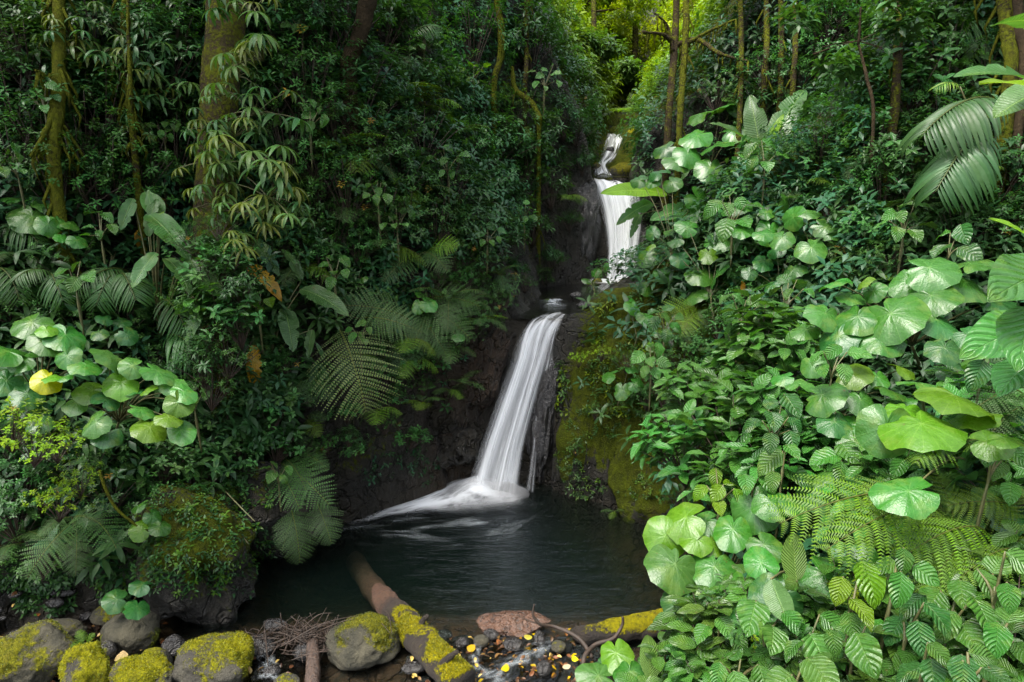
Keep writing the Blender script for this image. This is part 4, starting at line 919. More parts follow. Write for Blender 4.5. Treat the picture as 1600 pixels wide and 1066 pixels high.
# black wet rock walls either side of the upper fall
rock('rock_wall', 'black glistening wet rock wall left of the upper fall', 905, 375, 80, 170, 12.1, M_rock, moss=-.4, seed=41, sub=6, rough=.35, angular=.4, d=.5, cat='rock wall', wetv=1)
rock('rock_wall', 'black wet rock wall right of the upper fall', 1020, 385, 60, 120, 12.35, M_rock, moss=-.3, seed=42, sub=5, rough=.3, angular=.4, d=.4, cat='rock wall', wetv=1)
rock('rock_wall', 'shiny black rock rib right of the lower fall', 852, 665, 52, 230, 7.95, M_rock, moss=-.35, seed=43, sub=6, rough=.4, angular=.3, d=.28, cat='rock wall', wetv=1, tilt=-.12)
rock('rock_wall', 'angular dark rock rib with a reddish tinge left of the lower fall', 742, 610, 62, 150, 8.0, M_cliff, moss=-.1, seed=44, sub=6, rough=.5, angular=.7, d=.3, cat='rock wall', wetv=1, tilt=-.35, redv=.12)
# the overhanging mossy outcrop at the left shore and the moss wall's lumps
rock('mossy_outcrop', 'overhanging green mossy outcrop at the left shore of the pool', 262, 862, 250, 170, 5.6, M_cliff, moss=.40, seed=51, sub=6, rough=.6, angular=.3, d=.6, cat='rock outcrop', tilt=-.6, wetv=.1)
rock('mossy_outcrop', 'dark mossy lip of rock under the hanging ferns', 430, 790, 150, 120, 6.35, M_cliff, moss=.18, seed=52, sub=6, rough=.35, d=.40, cat='rock outcrop', tilt=-.5, wetv=.1)
rock('mossy_outcrop', 'tall bulging moss-covered rock right of the lower fall', 955, 668, 215, 300, 8.0, M_cliff, moss=.85, seed=53, sub=6, rough=.22, d=.75, cat='rock outcrop', wetv=.1)
rock('mossy_outcrop', 'lower mossy bulge at the right shore of the pool', 1040, 760, 150, 150, 7.2, M_cliff, moss=.7, seed=54, sub=6, rough=.3, d=.55, cat='rock outcrop', wetv=.2)
rock('rock_wall', 'dark wet rock shelf at the left foot of the lower fall', 625, 735, 210, 120, 8.0, M_cliff, moss=-.1, seed=55, sub=6, rough=.4, angular=.5, d=.5, cat='rock wall', wetv=1)

for i, (x_, y_, w_, h_, t_, m_, lb) in enumerate(((690, 560, 110, 80, 8.0, .15, 'dark brown rock chunk jutting out above the left side of the lower fall'), (655, 650, 120, 90, 7.9, .1, 'broad dark rock chunk in the middle of the undercut wall'), (570, 760, 130, 90, 7.6, .05, 'lowest dark rock chunk at the waterline left of the foam'),
        (720, 690, 70, 70, 7.85, -.1, 'wet black rock chunk touching the left edge of the lower fall'), (760, 520, 80, 50, 8.3, .2, 'mossy brown rock beside the lip of the lower fall'), (590, 600, 90, 70, 7.6, .1, 'shaded rock chunk under the big hanging fern frond'))):
    rock('rock_wall', lb, x_, y_, w_, h_, t_, M_cliff, moss=m_, seed=90 + i, sub=6, rough=.5, angular=.8, d=.32, cat='rock', wetv=1, tilt=-.3)
# ================================================================== LOGS AND STICKS
def stick(name, label, pts, rad, mat=M_twig, cat='stick', ns=7, bump=.15, moss=None, subt=6, group=None, seed=0, parts=()):
    O = at(*pts[0]); b = MB(); m = (1, 1, 1) if moss is None else moss
    tube(b, [at(*p) - O for p in pts], rad, ns, m, bump * max(rad) if np.ndim(rad) else bump * rad, seed, sub=subt); o = b.obj(name, mat); o.location = O
    tag(o, label, cat, group)
    for pp, rr in parts:
        bb = MB(); tube(bb, [at(*p) - O for p in pp], rr, 5, m, sub=4); bb.obj('twig', mat, o)
    return o
def log_tint(n, seed): pass
LP = [(545, 860, tz(860, -.42)), (572, 905, tz(905, -.22)), (605, 945, tz(945, .0)), (640, 982, tz(982, .08)), (682, 1028, tz(1028, .12)), (722, 1068, tz(1068, .13))]
Lw = [at(*p) for p in LP]; b = MB(); O = Lw[-1]
tube(b, [p - O for p in Lw], [.09, .094, .098, .104, .108, .098], 28, (0, 0, 0), .022, 5, sub=16)
v = b.v[0]; Tm = b.t[0].copy(); s_ = np.arange(len(v)) / len(v)
up_ = sstep(-.02, .09, v[:, 2] - np.interp(s_, np.linspace(0, 1, 6), [p[2] - O[2] for p in Lw]))
Tm[:, 0] = -.3 + sstep(.46, .56, s_) * (.62 + .42 * up_ + .85 * fbm(v * 7, 3, 61)); Tm[:, 1] = sstep(.55, .3, s_); Tm[:, 2] = .0 + .55 * sstep(.5, .4, s_)
b.t[0] = Tm; o = b.obj('fallen_log', M_logb); o.location = O; fq = np.concatenate([b.f[0][:, [0, 1, 2]], b.f[0][:, [0, 2, 3]]]); tufts(o, v, fq, Tm[:, 0] - .15, 6000, .011, ((.36, .32, .012), (.26, .25, .012), (.15, .15, .012)), 5); tag(o, 'fallen log with bright yellow moss running down into the pool', 'log')
LQ = [(1062, 962, tz(962, .10)), (1020, 974, tz(974, .08)), (970, 984, tz(984, .06)), (925, 992, tz(992, .05)), (898, 990, tz(990, .03))]
Lw = [at(*p) for p in LQ]; b = MB(); O = Lw[2]; tube(b, [p - O for p in Lw], [.085, .09, .085, .075, .045], 20, (0, 0, 0), .03, 6, sub=12)
v = b.v[0]; Tm = b.t[0].copy(); Tm[:, 0] = .15 + .55 * sstep(-.03, .05, v[:, 2] - .02) + .25 * fbm(v * 6, 3, 62); b.t[0] = Tm; o = b.obj('mossy_log', M_logb); o.location = O; tag(o, 'short mossy log lying in the shallows at the right of the pool', 'log')
stick('wooden_post', 'rotten brown log standing under the twig pile at the bottom', [(487, 1085, tz(1085, .02)), (489, 1045, tz(1045, .06)), (488, 1004, tz(1004, .10))], [.045, .048, .042], M_wood, 'log', 12, .25)
stick('forked_stick', 'forked brown stick rising out of the shallows', [(925, 1028, tz(1028, .04)), (905, 998, tz(998, .10)), (868, 980, tz(980, .12)), (845, 976, tz(976, .16)), (833, 962, tz(976, .16)), (835, 944, tz(976, .16))], [.016, .015, .014, .012, .009, .006], parts=[([(845, 976, tz(976, .16)), (820, 968, tz(976, .16)), (806, 960, tz(976, .16))], [.006, .004, .002])])
stick('curved_stick', 'curved reddish stick crossing the short mossy log', [(915, 1062, tz(1040, .05)), (912, 1030, tz(1030, .06)), (930, 1008, tz(1005, .10)), (958, 998, tz(998, .14)), (972, 978, tz(985, .18)), (973, 964, tz(985, .18))], [.018, .017, .016, .014, .011, .008])
stick('thin_stick', 'thin red stick leaning on the pile of twigs', [(443, 1022, tz(1022, .05)), (452, 1000, tz(1010, .1)), (468, 962, tz(1010, .1))], [.007, .006, .003], cat='stick')
rr = np.random.default_rng(5); b = MB(); O = at(480, 1005, tz(1005, .05))
for _ in range(170):
    c = rr.normal(size=3) * np.array([.17, .07, .03]); a = rr.normal(size=3) * np.array([1, .7, .35]); a = a / np.linalg.norm(a) * (.06 + .12 * rr.random()); c[2] = abs(c[2]) * .8 + .03
    tube(b, [c - a, c + rr.normal(size=3) * .02, c + a], [.003, .004, .002], 4, (1, 1, 1), sub=2)
for p0, p1 in (((440, 1010), (560, 962)), ((500, 985), (590, 972)), ((470, 985), (520, 958)), ((560, 962), (610, 990)), ((600, 955), (612, 990))):
    A_ = at(*p0, tz(p0[1] + 10, .10)) - O; B_ = at(*p1, tz(p1[1] + 25, .12)) - O; tube(b, [A_, (A_ + B_) / 2 + np.array([.01, 0, .05]), B_], [.005, .004, .002], 4, (1, 1, 1), sub=5)
o = b.obj('twig_pile', M_twig); o.location = O; tag(o, 'tangled pile of brown twigs caught against the big boulder', 'twig pile')

# ================================================================== GRAVEL AND FALLEN LEAVES on the shore
r = np.random.default_rng(77); b = MB(); V0, F0 = ICO[2]; n = 1500
px = np.concatenate([r.uniform(-60, 460, n // 2), r.uniform(640, 960, n // 2)]); py = r.uniform(978, 1110, n); py[:n // 2] = np.maximum(py[:n // 2], r.uniform(930, 1110, n // 2)); ok = ~((px > 255) & (px < 470) & (py < 1002)) & ~((px > 700) & (py < 990))
px, py = px[ok], py[ok]; n = len(px); Pp = np.array([at(a, c, tz(c, 0)) for a, c in zip(px, py)]); gz = np.maximum(H(Pp[:, 0], Pp[:, 1]), -.05)
Pp[:, 2] = gz + .004; sz = .010 + .045 * r.random(n) ** 2.2; Mx = np.zeros((n, 3, 3)); Mx[:, 0, 0] = sz * (1 + r.random(n) * .8); Mx[:, 1, 1] = sz * (1 + r.random(n) * .6); Mx[:, 2, 2] = sz * .65
a = r.random(n) * 6.28; R = np.zeros((n, 3, 3)); R[:, 0, 0] = np.cos(a); R[:, 0, 1] = -np.sin(a); R[:, 1, 0] = np.sin(a); R[:, 1, 1] = np.cos(a); R[:, 2, 2] = 1
Vr = V0 * (1 + .3 * vn(V0 * 1.9, 3))[:, None]
b.inst((Vr, F0, np.zeros((len(V0), 2))), R @ Mx, Pp, np.stack([-.2 + .35 * (r.random(n) < .1), np.ones(n), np.zeros(n)], -1))
tag(b.obj('gravel', M_rock), 'small wet dark pebbles filling the gaps between the shore stones', 'gravel', kind='stuff')
def litter(name, label, n, seed, xr_, yr_, cols, size=(.03, .06), keep=None, zoff=.03, kind='stuff'):
    r = np.random.default_rng(seed); px = r.uniform(*xr_, n); py = r.uniform(*yr_, n)
    if keep is not None: k = keep(px, py); px, py = px[k], py[k]
    n = len(px); Pp = np.array([at(a, c, tz(c, .02)) for a, c in zip(px, py)]); Pp[:, 2] = np.maximum(H(Pp[:, 0], Pp[:, 1]), 0) + zoff * (.5 + r.random(n)); d = rv(n, r) * np.array([1, 1, .25]); u = nrm(np.array([0, 0, 1.0]) + .5 * rv(n, r))
    b = MB(); b.inst(T_ov[0], frames(nrm(d), u) * (size[0] + (size[1] - size[0]) * r.random(n))[:, None, None], Pp, np.array(cols)[r.integers(len(cols), size=n)] * (.7 + .6 * r.random((n, 1))))
    return tag(b.obj(name, M_far), label, 'leaves', kind=kind)
YB = [(.50, .36, .02), (.30, .17, .03), (.10, .055, .03), (.07, .04, .02), (.12, .07, .035), (.16, .10, .04), (.05, .03, .02),  (.22, .10, .04), (.10, .05, .025), (.55, .42, .15), (.14, .07, .03)]
litter('leaf_litter', 'yellow and brown fallen leaves scattered over the shore stones', 260, 8, (640, 950), (985, 1070), YB, keep=lambda x, y: (y > 995) | (x > 780))
litter('leaf_litter', 'brown dead leaves and a few orange ones on the left shore', 330, 9, (-40, 480), (935, 1075), YB[1:], keep=lambda x, y: ~((x > 260) & (y < 1000)))
for lb, x_, y_, s_, c_ in (('bright yellow fallen leaf beside the end of the mossy log', 742, 1016, .075, YB[0]), ('yellow fallen leaf lying in the outlet', 796, 1044, .06, YB[0]), ('pale cream fallen leaf below the curved stick', 888, 1046, .07, (.65, .55, .35)),
                           ('yellow leaf caught between the stones left of the forked stick', 824, 1000, .08, (.5, .48, .08)), ('small yellow leaf below the curved stick', 893, 1030, .05, (.6, .55, .03)), ('tan dead leaf on the stones behind the low yellow boulder', 200, 1022, .09, (.5, .38, .2))):
    p = at(x_, y_, tz(y_, .07)); b = MB(); v, f, uv = T_heart[0]; Mx = frames(nrm(np.array([[r.normal(), r.normal(), .1]])), nrm(np.array([[0, -.6, 1.0]])))[0] * s_; b.add(v @ Mx.T, f, uv, c_); o = b.obj('fallen_leaf', M_ov); o.location = p; tag(o, lb, 'leaf')

# ================================================================== TREES
tree('thick mossy trunk with a big crown, hung with spiky plants', [(330, 440, 8.9), (335, 330, 9.0), (338, 200, 9.05), (348, 90, 9.1), (356, -10, 9.15), (362, -160, 9.3)], [.23, .22, .22, .23, .24, .27], crown=((-4.0, 9.5, 11.5), 4.0, 900, .22), moss=.50, name='mossy_tree', snap_off=-.4, seed=1, ns=26, bump=.16)
tree('thin yellow-mossy trunk at far left with shaggy moss', [(84, 250, 8.4), (90, 160, 8.5), (92, 60, 8.6), (90, -60, 8.7)], [.065, .075, .07, .065], crown=((-6.5, 8.6, 9.8), 2.6, 380, .2), branches=[([(88, 170, 8.45), (68, 210, 8.3), (48, 245, 8.2)], .035, 8), ([(86, 150, 8.5), (68, 118, 8.4), (55, 110, 8.3)], .03, 6)], moss=.72, seed=2, strands=45)
tree('slim vine-wrapped mossy trunk between the two left trunks', [(208, 215, 9.6), (198, 120, 9.7), (194, 40, 9.8), (199, -60, 9.9)], [.04, .05, .05, .045], crown=((-5.4, 10.0, 10.6), 2.2, 260, .2), moss=.62, seed=3, strands=30, branches=[([(204, 200, 9.6), (203, 120, 9.5), (199, 20, 9.55), (204, -60, 9.6)], .03, 12)])
tree('leaning dark trunk against the shaded slope', [(545, 105, 11.2), (562, 60, 11.1), (575, 0, 11.0), (592, -90, 10.9)], [.13, .12, .12, .11], crown=((-2.3, 11.0, 10.8), 2.6, 420, .2), moss=.05, seed=4)
tree('slim mossy trunk rising from the middle of the slope', [(772, 135, 12.8), (782, 90, 12.8), (783, 50, 12.8), (778, 0, 12.8), (776, -80, 12.8)], [.05, .06, .06, .06, .06], crown=((-.4, 13.0, 11.4), 2.0, 260, .2), moss=.65, seed=5, strands=8)
tree('curved mossy vine stem left of the top cascade', [(842, 215, 13.0), (842, 185, 12.9), (830, 160, 12.9), (806, 140, 12.9), (800, 105, 13.0)], [.04, .06, .05, .05, .03], moss=.7, name='mossy_vine', cat='vine', seed=6, strands=6)
tree('left of two twin mossy trunks, dark with spreading mossy branches', [(1044, 200, 17.5), (1050, 120, 17.5), (1056, 40, 17.6), (1058, -60, 17.7)], [.085, .09, .085, .08], crown=((4.6, 19, 11.0), 2.4, 260, .24), branches=[([(1054, 70, 17.6), (1036, 54, 17.3), (1002, 50, 17.0)], .07, 16), ([(1054, 72, 17.6), (1090, 62, 17.4), (1125, 84, 17.1), (1170, 96, 17)], .07, 18), ([(1052, 80, 17.5), (1042, 40, 17.4), (1022, 20, 17.2)], .05, 10)], moss=.45, seed=7, cbase=G_lit)
tree('right of two twin mossy trunks, slimmer and more orange', [(1062, 200, 16.6), (1067, 120, 16.6), (1072, 40, 16.6), (1072, -60, 16.7)], [.07, .075, .075, .07], crown=((5.2, 17.5, 11.5), 2.0, 200, .24), moss=.60, seed=8, strands=16, cbase=G_lit, branches=[([(1070, 70, 16.6), (1105, 50, 16.5), (1150, 30, 16.4)], .05, 14)])
tree('dark trunk with yellow moss streaks at upper right', [(1400, 140, 9.6), (1403, 70, 9.6), (1407, 0, 9.6), (1410, -90, 9.7)], [.055, .055, .055, .055], crown=((5.8, 9.8, 9.3), 2.2, 300, .18), moss=.48, seed=9, strands=14)
tree('mossy trunk at the top right corner of the view', [(1578, 130, 8.4), (1575, 60, 8.4), (1568, 0, 8.5), (1562, -80, 8.6)], [.07, .07, .065, .065], crown=((6.5, 8.6, 8.8), 2.0, 240, .18), moss=.6, seed=10, strands=20)
tree('mossy trunk just inside the right edge, behind the other', [(1600, 120, 9.2), (1592, 40, 9.2), (1588, -80, 9.2)], [.055, .055, .055], crown=((7.4, 9.6, 8.8), 1.8, 200, .18), moss=.25, seed=11)
for i, (x_, y_, t_, r_, lb) in enumerate(((1155, 190, 19, .07, 'thin mossy sapling right of the twin trunks'), (1218, 170, 17, .07, 'mossy sapling further right of the twin trunks'), (1195, 120, 22, .09, 'pale far trunk between the two saplings'), (820, 150, 18, .06, 'thin trunk on the ridge left of the top cascade'), (1240, 120, 20, .08, 'far mossy trunk above the right-hand slope'), (990, 110, 24, .10, 'far slender trunk in the bright gap'), (925, 90, 21, .08, 'far slender trunk left of the bright gap'))):
    p = at(x_, -60, t_ + .3); tree(lb, [(x_, y_, t_), (x_ + 3, y_ * .5, t_ + .1), (x_ + 1, -60, t_ + .3)], [r_, r_, r_ * .9], crown=((p[0] + .2, p[1] + .6, p[2] + 1.6), 1.2 + .2 * (i % 3), 80, .2), moss=.5, seed=20 + i, strands=8, cbase=G_lit, ns=10)
tree('thin brown sapling stem bent over the right slope', [(1365, 190, 8.6), (1354, 120, 8.6), (1342, 70, 8.6)], [.02, .02, .012], moss=.1, name='sapling', cat='sapling', seed=40, mat=M_bark, crown=((at(1340, 60, 8.6)[0], at(1340, 60, 8.6)[1], at(1340, 60, 8.6)[2]), .8, 120, .12), ns=7)
# leafy trees closing the far end of the gorge, sunlight painted into crown tints
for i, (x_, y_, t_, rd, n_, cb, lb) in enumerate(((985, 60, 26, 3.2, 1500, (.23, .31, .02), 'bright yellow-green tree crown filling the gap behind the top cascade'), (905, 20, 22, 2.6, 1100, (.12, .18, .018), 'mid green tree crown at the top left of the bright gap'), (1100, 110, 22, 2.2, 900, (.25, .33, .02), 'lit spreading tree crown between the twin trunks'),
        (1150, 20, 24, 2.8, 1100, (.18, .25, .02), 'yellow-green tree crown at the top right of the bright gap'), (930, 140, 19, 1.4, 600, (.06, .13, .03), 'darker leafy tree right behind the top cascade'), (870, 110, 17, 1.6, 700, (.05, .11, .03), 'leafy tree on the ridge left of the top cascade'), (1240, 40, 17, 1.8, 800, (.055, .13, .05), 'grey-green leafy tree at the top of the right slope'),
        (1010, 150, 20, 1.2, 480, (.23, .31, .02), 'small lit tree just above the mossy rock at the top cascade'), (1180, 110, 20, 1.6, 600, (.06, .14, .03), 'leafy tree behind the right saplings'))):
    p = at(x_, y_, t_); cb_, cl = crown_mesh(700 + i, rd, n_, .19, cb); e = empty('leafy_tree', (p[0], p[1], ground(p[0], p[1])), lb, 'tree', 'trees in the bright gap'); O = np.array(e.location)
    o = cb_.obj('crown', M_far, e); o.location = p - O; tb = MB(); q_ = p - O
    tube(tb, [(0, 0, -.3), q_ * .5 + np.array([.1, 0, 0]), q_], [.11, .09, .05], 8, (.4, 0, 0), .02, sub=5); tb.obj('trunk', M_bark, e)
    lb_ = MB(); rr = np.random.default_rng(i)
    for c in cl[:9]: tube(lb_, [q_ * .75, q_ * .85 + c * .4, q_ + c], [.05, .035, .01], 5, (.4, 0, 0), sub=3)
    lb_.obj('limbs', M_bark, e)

# ================================================================== PLANTS ON THE THICK TRUNK
for i, (x_, y_, k_) in enumerate(((318, 400, 'ovate'), (350, 372, 'small'), (335, 440, 'ovate'), (372, 420, 'narrow'), (300, 360, 'small'))): TRUNK_FOOT = i
YT = at(330, 440, hit(330, 440))[1] - .15; TRUNK_SHIFT = (YT - .4 - 8.75) - .1
EP = [(395, 20, 8.7, .95), (412, 95, 8.6, .9), (372, 120, 8.7, .5), (345, 150, 8.75, .45), (398, 180, 8.6, .85), (365, 215, 8.7, .75), (330, 205, 8.7, .6), (405, 260, 8.5, .9), (372, 275, 8.6, .8), (335, 255, 8.7, .65), (420, 310, 8.5, .9), (380, 335, 8.5, .8), (345, 320, 8.6, .7), (440, 350, 8.5, .7), (395, 385, 8.5, .7)]
EL = ['topmost spiky plant in the upper part of the thick trunk', 'arching long-leaved plant second from the top on the thick trunk', 'small leafy climber on the right side of the thick trunk', 'small leafy climber in the middle of the thick trunk front',
      'large arching plant halfway up the right side of the thick trunk', 'drooping finger-leaved plant below the small climbers on the thick trunk', 'drooping plant on the left edge of the thick trunk', 'wide drooping plant right of the thick trunk, below halfway',
      'yellowish drooping plant low on the front of the thick trunk', 'left-edge drooping plant low on the thick trunk', 'rightmost of the spiky plants around the thick trunk', 'dense drooping plant below the yellowish one', 'plant hanging over the left foot of the thick trunk',
      'outer drooping plant near the foot of the thick trunk, right', 'lowest drooping plant at the foot of the thick trunk']
for i, ((x_, y_, t_, s_), lb) in enumerate(zip(EP, EL)): fan_plant('finger_leaf_plant', lb, x_, y_, t_ + TRUNK_SHIFT, s_ * .50, int(6 + 6 * s_), i, 'spiky plants hanging on the thick trunk')
for i, (x_, y_) in enumerate(((190, 55), (222, 125), (128, 92), (235, 160), (240, 215), (222, 100), (180, 120), (150, 100), (262, 150), (120, 60))): fan_plant('finger_leaf_plant', where_label('small bamboo-like finger-leaved plant', x_, y_), x_, y_, hit(x_, y_) - .5, .38, 8, 50 + i, 'finger-leaved plants on the upper left slope')

# ================================================================== LONG-BLADED PLANTS
built_plant('banana_plant', 'tall plant with long glossy blades on the left slope', 'plant', on_ground(275, 520) + np.array([0, -.3, 0]), [
    ('blade0', 232, 335, 296, 408, 6.1, 5.9), ('blade2', 244, 395, 206, 450, 5.9, 5.7), ('blade1', 258, 404, 298, 462, 5.9, 5.7), ('blade0', 298, 405, 328, 495, 5.9, 5.8), ('bladebroad', 250, 340, 225, 300, 6.2, 6.3),
    ('blade2', 208, 310, 188, 360, 6.2, 6.1), ('blade1', 246, 350, 232, 296, 6.2, 6.2), ('blade0', 300, 374, 362, 418, 6.2, 6.0), ('blade1', 350, 440, 408, 470, 6.2, 6.0), ('blade2', 330, 455, 342, 500, 6.0, 5.9), ('blade0', 318, 480, 292, 540, 5.8, 5.7), ('blade1', 232, 370, 246, 310, 6.1, 6.2), ('bladelit', 240, 360, 256, 330, 6.1, 6.1), ('blade2', 300, 420, 350, 470, 5.9, 5.7)], 'leaf', 'long-bladed plants', up_k=.9, fwd=.55)
built_plant('banana_plant', 'second long-bladed plant with a dying orange leaf', 'plant', on_ground(430, 560) + np.array([0, -.2, 0]), [
    ('blade1', 396, 375, 436, 432, 7.0, 6.9), ('blade0', 470, 452, 545, 495, 6.9, 6.7), ('blade2', 445, 480, 458, 550, 6.9, 6.7), ('blade0', 488, 515, 482, 560, 6.9, 6.8), ('bladedead', 386, 418, 440, 472, 6.8, 6.7), ('blade1', 470, 440, 440, 390, 7, 7.1), ('blade2', 360, 470, 352, 510, 6.6, 6.5)], 'leaf', 'long-bladed plants', up_k=.9, fwd=.3)
built_plant('banana_plant', 'plant whose single long blade crosses the upper fall', 'plant', on_ground(1085, 345), [('bladelit', 1042, 303, 938, 303, 8.0, 7.6), ('blade1', 1020, 318, 963, 352, 8.0, 7.8), ('blade0', 1090, 330, 1015, 345, 8.0, 7.7), ('blade2', 1040, 300, 1080, 262, 8.1, 8.1), ('blade1', 1000, 335, 985, 372, 8.0, 7.9)], 'leaf', 'long-bladed plants', up_k=1.2)
built_plant('banana_plant', 'upright long-bladed plant at the top of the right bank', 'plant', on_ground(1215, 310), [('blade0', 1190, 245, 1172, 148, 7.6, 7.7), ('bladelit', 1195, 240, 1225, 178, 7.6, 7.5), ('blade1', 1200, 245, 1258, 140, 7.7, 7.9), ('blade2', 1180, 232, 1110, 192, 7.6, 7.4), ('bladebroad', 1196, 225, 1205, 262, 7.4, 7.2), ('blade0', 1210, 250, 1160, 215, 7.5, 7.3)], 'leaf', 'long-bladed plants', up_k=.9)
built_plant('banana_plant', 'near plant with broad blades reaching in from the right edge', 'plant', (3.6, 2.6, 1.6), [('bladelit', 1660, 165, 1530, 132, 2.9, 2.6), ('bladebroad', 1660, 130, 1552, 185, 2.9, 2.9), ('blade0', 1680, 60, 1548, 42, 3.6, 3.4), ('bladelit', 1640, 400, 1545, 342, 2.6, 2.5), ('blade1', 1650, 170, 1490, 120, 4, 3.8)], 'leaf', 'long-bladed plants', up_k=.8)
built_plant('ribbed_leaf_plant', 'plant with two huge dark corrugated leaves at the right edge', 'plant', (2.6, 2.2, 1.3), [('ribbed0', 1655, 420, 1545, 470, 2.3, 2.15), ('ribbed1', 1610, 480, 1590, 580, 2.3, 2.15), ('ribbed0', 1620, 560, 1560, 620, 2.4, 2.3), ('ribbed1', 1640, 500, 1500, 560, 2.5, 2.5)], 'leaf', 'plants at the right edge', up_k=1.1)
built_plant('striped_leaf_plant', 'upright pale leaf with white ribs on a long stalk', 'plant', on_ground(1246, 990), [('striped', 1245, 908, 1240, 832, 2.75, 2.75), ('bladebroad', 1205, 905, 1235, 975, 2.8, 2.65), ('striped', 1215, 975, 1190, 1000, 2.8, 2.7)], 'leaf', 'pale ribbed plants at lower right', up_k=-1.6)
built_plant('striped_leaf_plant', 'broad pale leaf with white ribs at the bottom centre-right', 'plant', on_ground(1030, 1100), [('striped', 1016, 1062, 1012, 992, 3.1, 3.1), ('striped', 1050, 1030, 1090, 1025, 3.1, 3.0), ('ribbed1', 1060, 1060, 1105, 1075, 3.0, 2.8)], 'leaf', 'pale ribbed plants at lower right', up_k=-1.4)

# ================================================================== PALMS
def palm(label, root, lv, grp='palms'): return built_plant('palm', label, 'palm', root, lv, 'frond', grp, up_k=.6, petr=.008)
palm('low palm with a downturned frond left of the long blades', on_ground(160, 500), [('palm0', 200, 425, 120, 455, 6.4, 5.9), ('palm1', 190, 432, 212, 470, 6.3, 5.9), ('palm2', 175, 400, 120, 380, 6.6, 6.6), ('palm0', 180, 395, 205, 378, 6.7, 6.8), ('palm1', 185, 425, 150, 478, 6.3, 5.9)])
palm('palm with a drooping frond at the left edge of the slope', on_ground(85, 480), [('palm1', 85, 432, 22, 438, 6.0, 5.6), ('palm0', 80, 430, 98, 470, 6.0, 5.7), ('palm2', 70, 425, 40, 395, 6.1, 6.2)])
palm('small palm with one sharply lit frond below the long blades', on_ground(290, 590), [('palm0', 262, 530, 322, 565, 5.9, 5.5), ('palm1', 290, 510, 325, 480, 6.0, 6.0), ('palm2', 250, 470, 292, 520, 5.9, 5.6), ('palm0', 330, 500, 372, 505, 6.1, 5.9)])
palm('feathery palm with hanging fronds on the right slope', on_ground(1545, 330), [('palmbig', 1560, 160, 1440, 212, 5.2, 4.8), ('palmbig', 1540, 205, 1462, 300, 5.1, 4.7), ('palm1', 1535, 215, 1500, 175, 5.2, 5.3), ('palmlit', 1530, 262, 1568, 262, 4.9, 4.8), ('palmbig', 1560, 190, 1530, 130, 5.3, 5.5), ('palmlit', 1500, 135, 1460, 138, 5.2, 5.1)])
palm('small palm at the upper right corner under the trunks', on_ground(1540, 130), [('palm0', 1560, 40, 1500, 60, 7.4, 7.2), ('palm1', 1550, 35, 1590, 70, 7.4, 7.2), ('palm2', 1545, 50, 1520, 95, 7.3, 7.1)])
palm('palm half hidden above the round leaves on the left', on_ground(20, 400), [('palm1', 10, 330, 60, 300, 5.6, 5.6), ('palm0', 5, 360, 60, 380, 5.5, 5.3), ('palm2', -10, 420, 30, 470, 5.2, 5)])
palm('lone bright palm shoot in the gap above the top cascade', on_ground(992, 200), [('palmlit', 990, 180, 985, 145, 17, 17), ('palmlit', 992, 180, 1004, 158, 17, 16.8), ('palmlit', 990, 182, 978, 165, 17, 16.8)])
palm('small dark palm on the shaded slope below the leaning trunk', on_ground(640, 140), [('palm0', 615, 92, 655, 120, 10.6, 10.3), ('palm1', 618, 95, 580, 75, 10.6, 10.4), ('palm2', 640, 60, 690, 45, 10.7, 10.5)])

# ================================================================== FERNS
def fern(label, root, lv, k=.5): return built_plant('fern', label, 'fern', root, lv, 'frond', 'large ferns', up_k=k, petr=.005)
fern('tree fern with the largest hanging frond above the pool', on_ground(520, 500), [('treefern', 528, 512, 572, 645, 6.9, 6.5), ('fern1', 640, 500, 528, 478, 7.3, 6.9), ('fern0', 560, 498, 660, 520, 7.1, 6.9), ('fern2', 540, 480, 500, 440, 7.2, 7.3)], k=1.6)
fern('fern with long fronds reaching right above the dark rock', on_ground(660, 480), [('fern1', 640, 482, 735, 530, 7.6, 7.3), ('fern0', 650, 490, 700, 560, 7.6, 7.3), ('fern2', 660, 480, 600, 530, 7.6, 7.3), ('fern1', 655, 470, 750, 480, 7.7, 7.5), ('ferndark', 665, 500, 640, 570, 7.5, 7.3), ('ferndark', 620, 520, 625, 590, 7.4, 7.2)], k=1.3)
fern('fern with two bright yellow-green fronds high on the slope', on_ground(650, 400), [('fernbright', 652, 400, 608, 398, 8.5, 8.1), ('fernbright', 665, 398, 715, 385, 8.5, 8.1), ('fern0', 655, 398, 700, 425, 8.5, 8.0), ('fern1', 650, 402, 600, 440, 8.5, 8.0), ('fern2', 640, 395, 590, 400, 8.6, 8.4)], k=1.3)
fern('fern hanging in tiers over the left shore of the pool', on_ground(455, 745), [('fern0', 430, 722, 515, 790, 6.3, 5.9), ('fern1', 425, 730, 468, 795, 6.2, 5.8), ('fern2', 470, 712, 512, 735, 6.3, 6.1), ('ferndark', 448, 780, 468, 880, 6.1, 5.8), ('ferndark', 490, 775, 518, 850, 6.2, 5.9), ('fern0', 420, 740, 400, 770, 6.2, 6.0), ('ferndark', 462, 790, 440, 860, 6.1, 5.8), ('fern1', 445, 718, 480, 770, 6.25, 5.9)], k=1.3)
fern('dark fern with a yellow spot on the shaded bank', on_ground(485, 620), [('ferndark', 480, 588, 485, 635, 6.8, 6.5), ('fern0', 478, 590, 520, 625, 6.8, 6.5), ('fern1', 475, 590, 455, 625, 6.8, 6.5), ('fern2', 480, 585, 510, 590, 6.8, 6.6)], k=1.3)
fern('small fern with one bright frond beside the bare rock', on_ground(490, 680), [('fernbright', 478, 655, 498, 682, 6.5, 6.3), ('fern0', 480, 650, 510, 655, 6.5, 6.4), ('ferndark', 475, 665, 470, 700, 6.5, 6.3)], k=1.3)
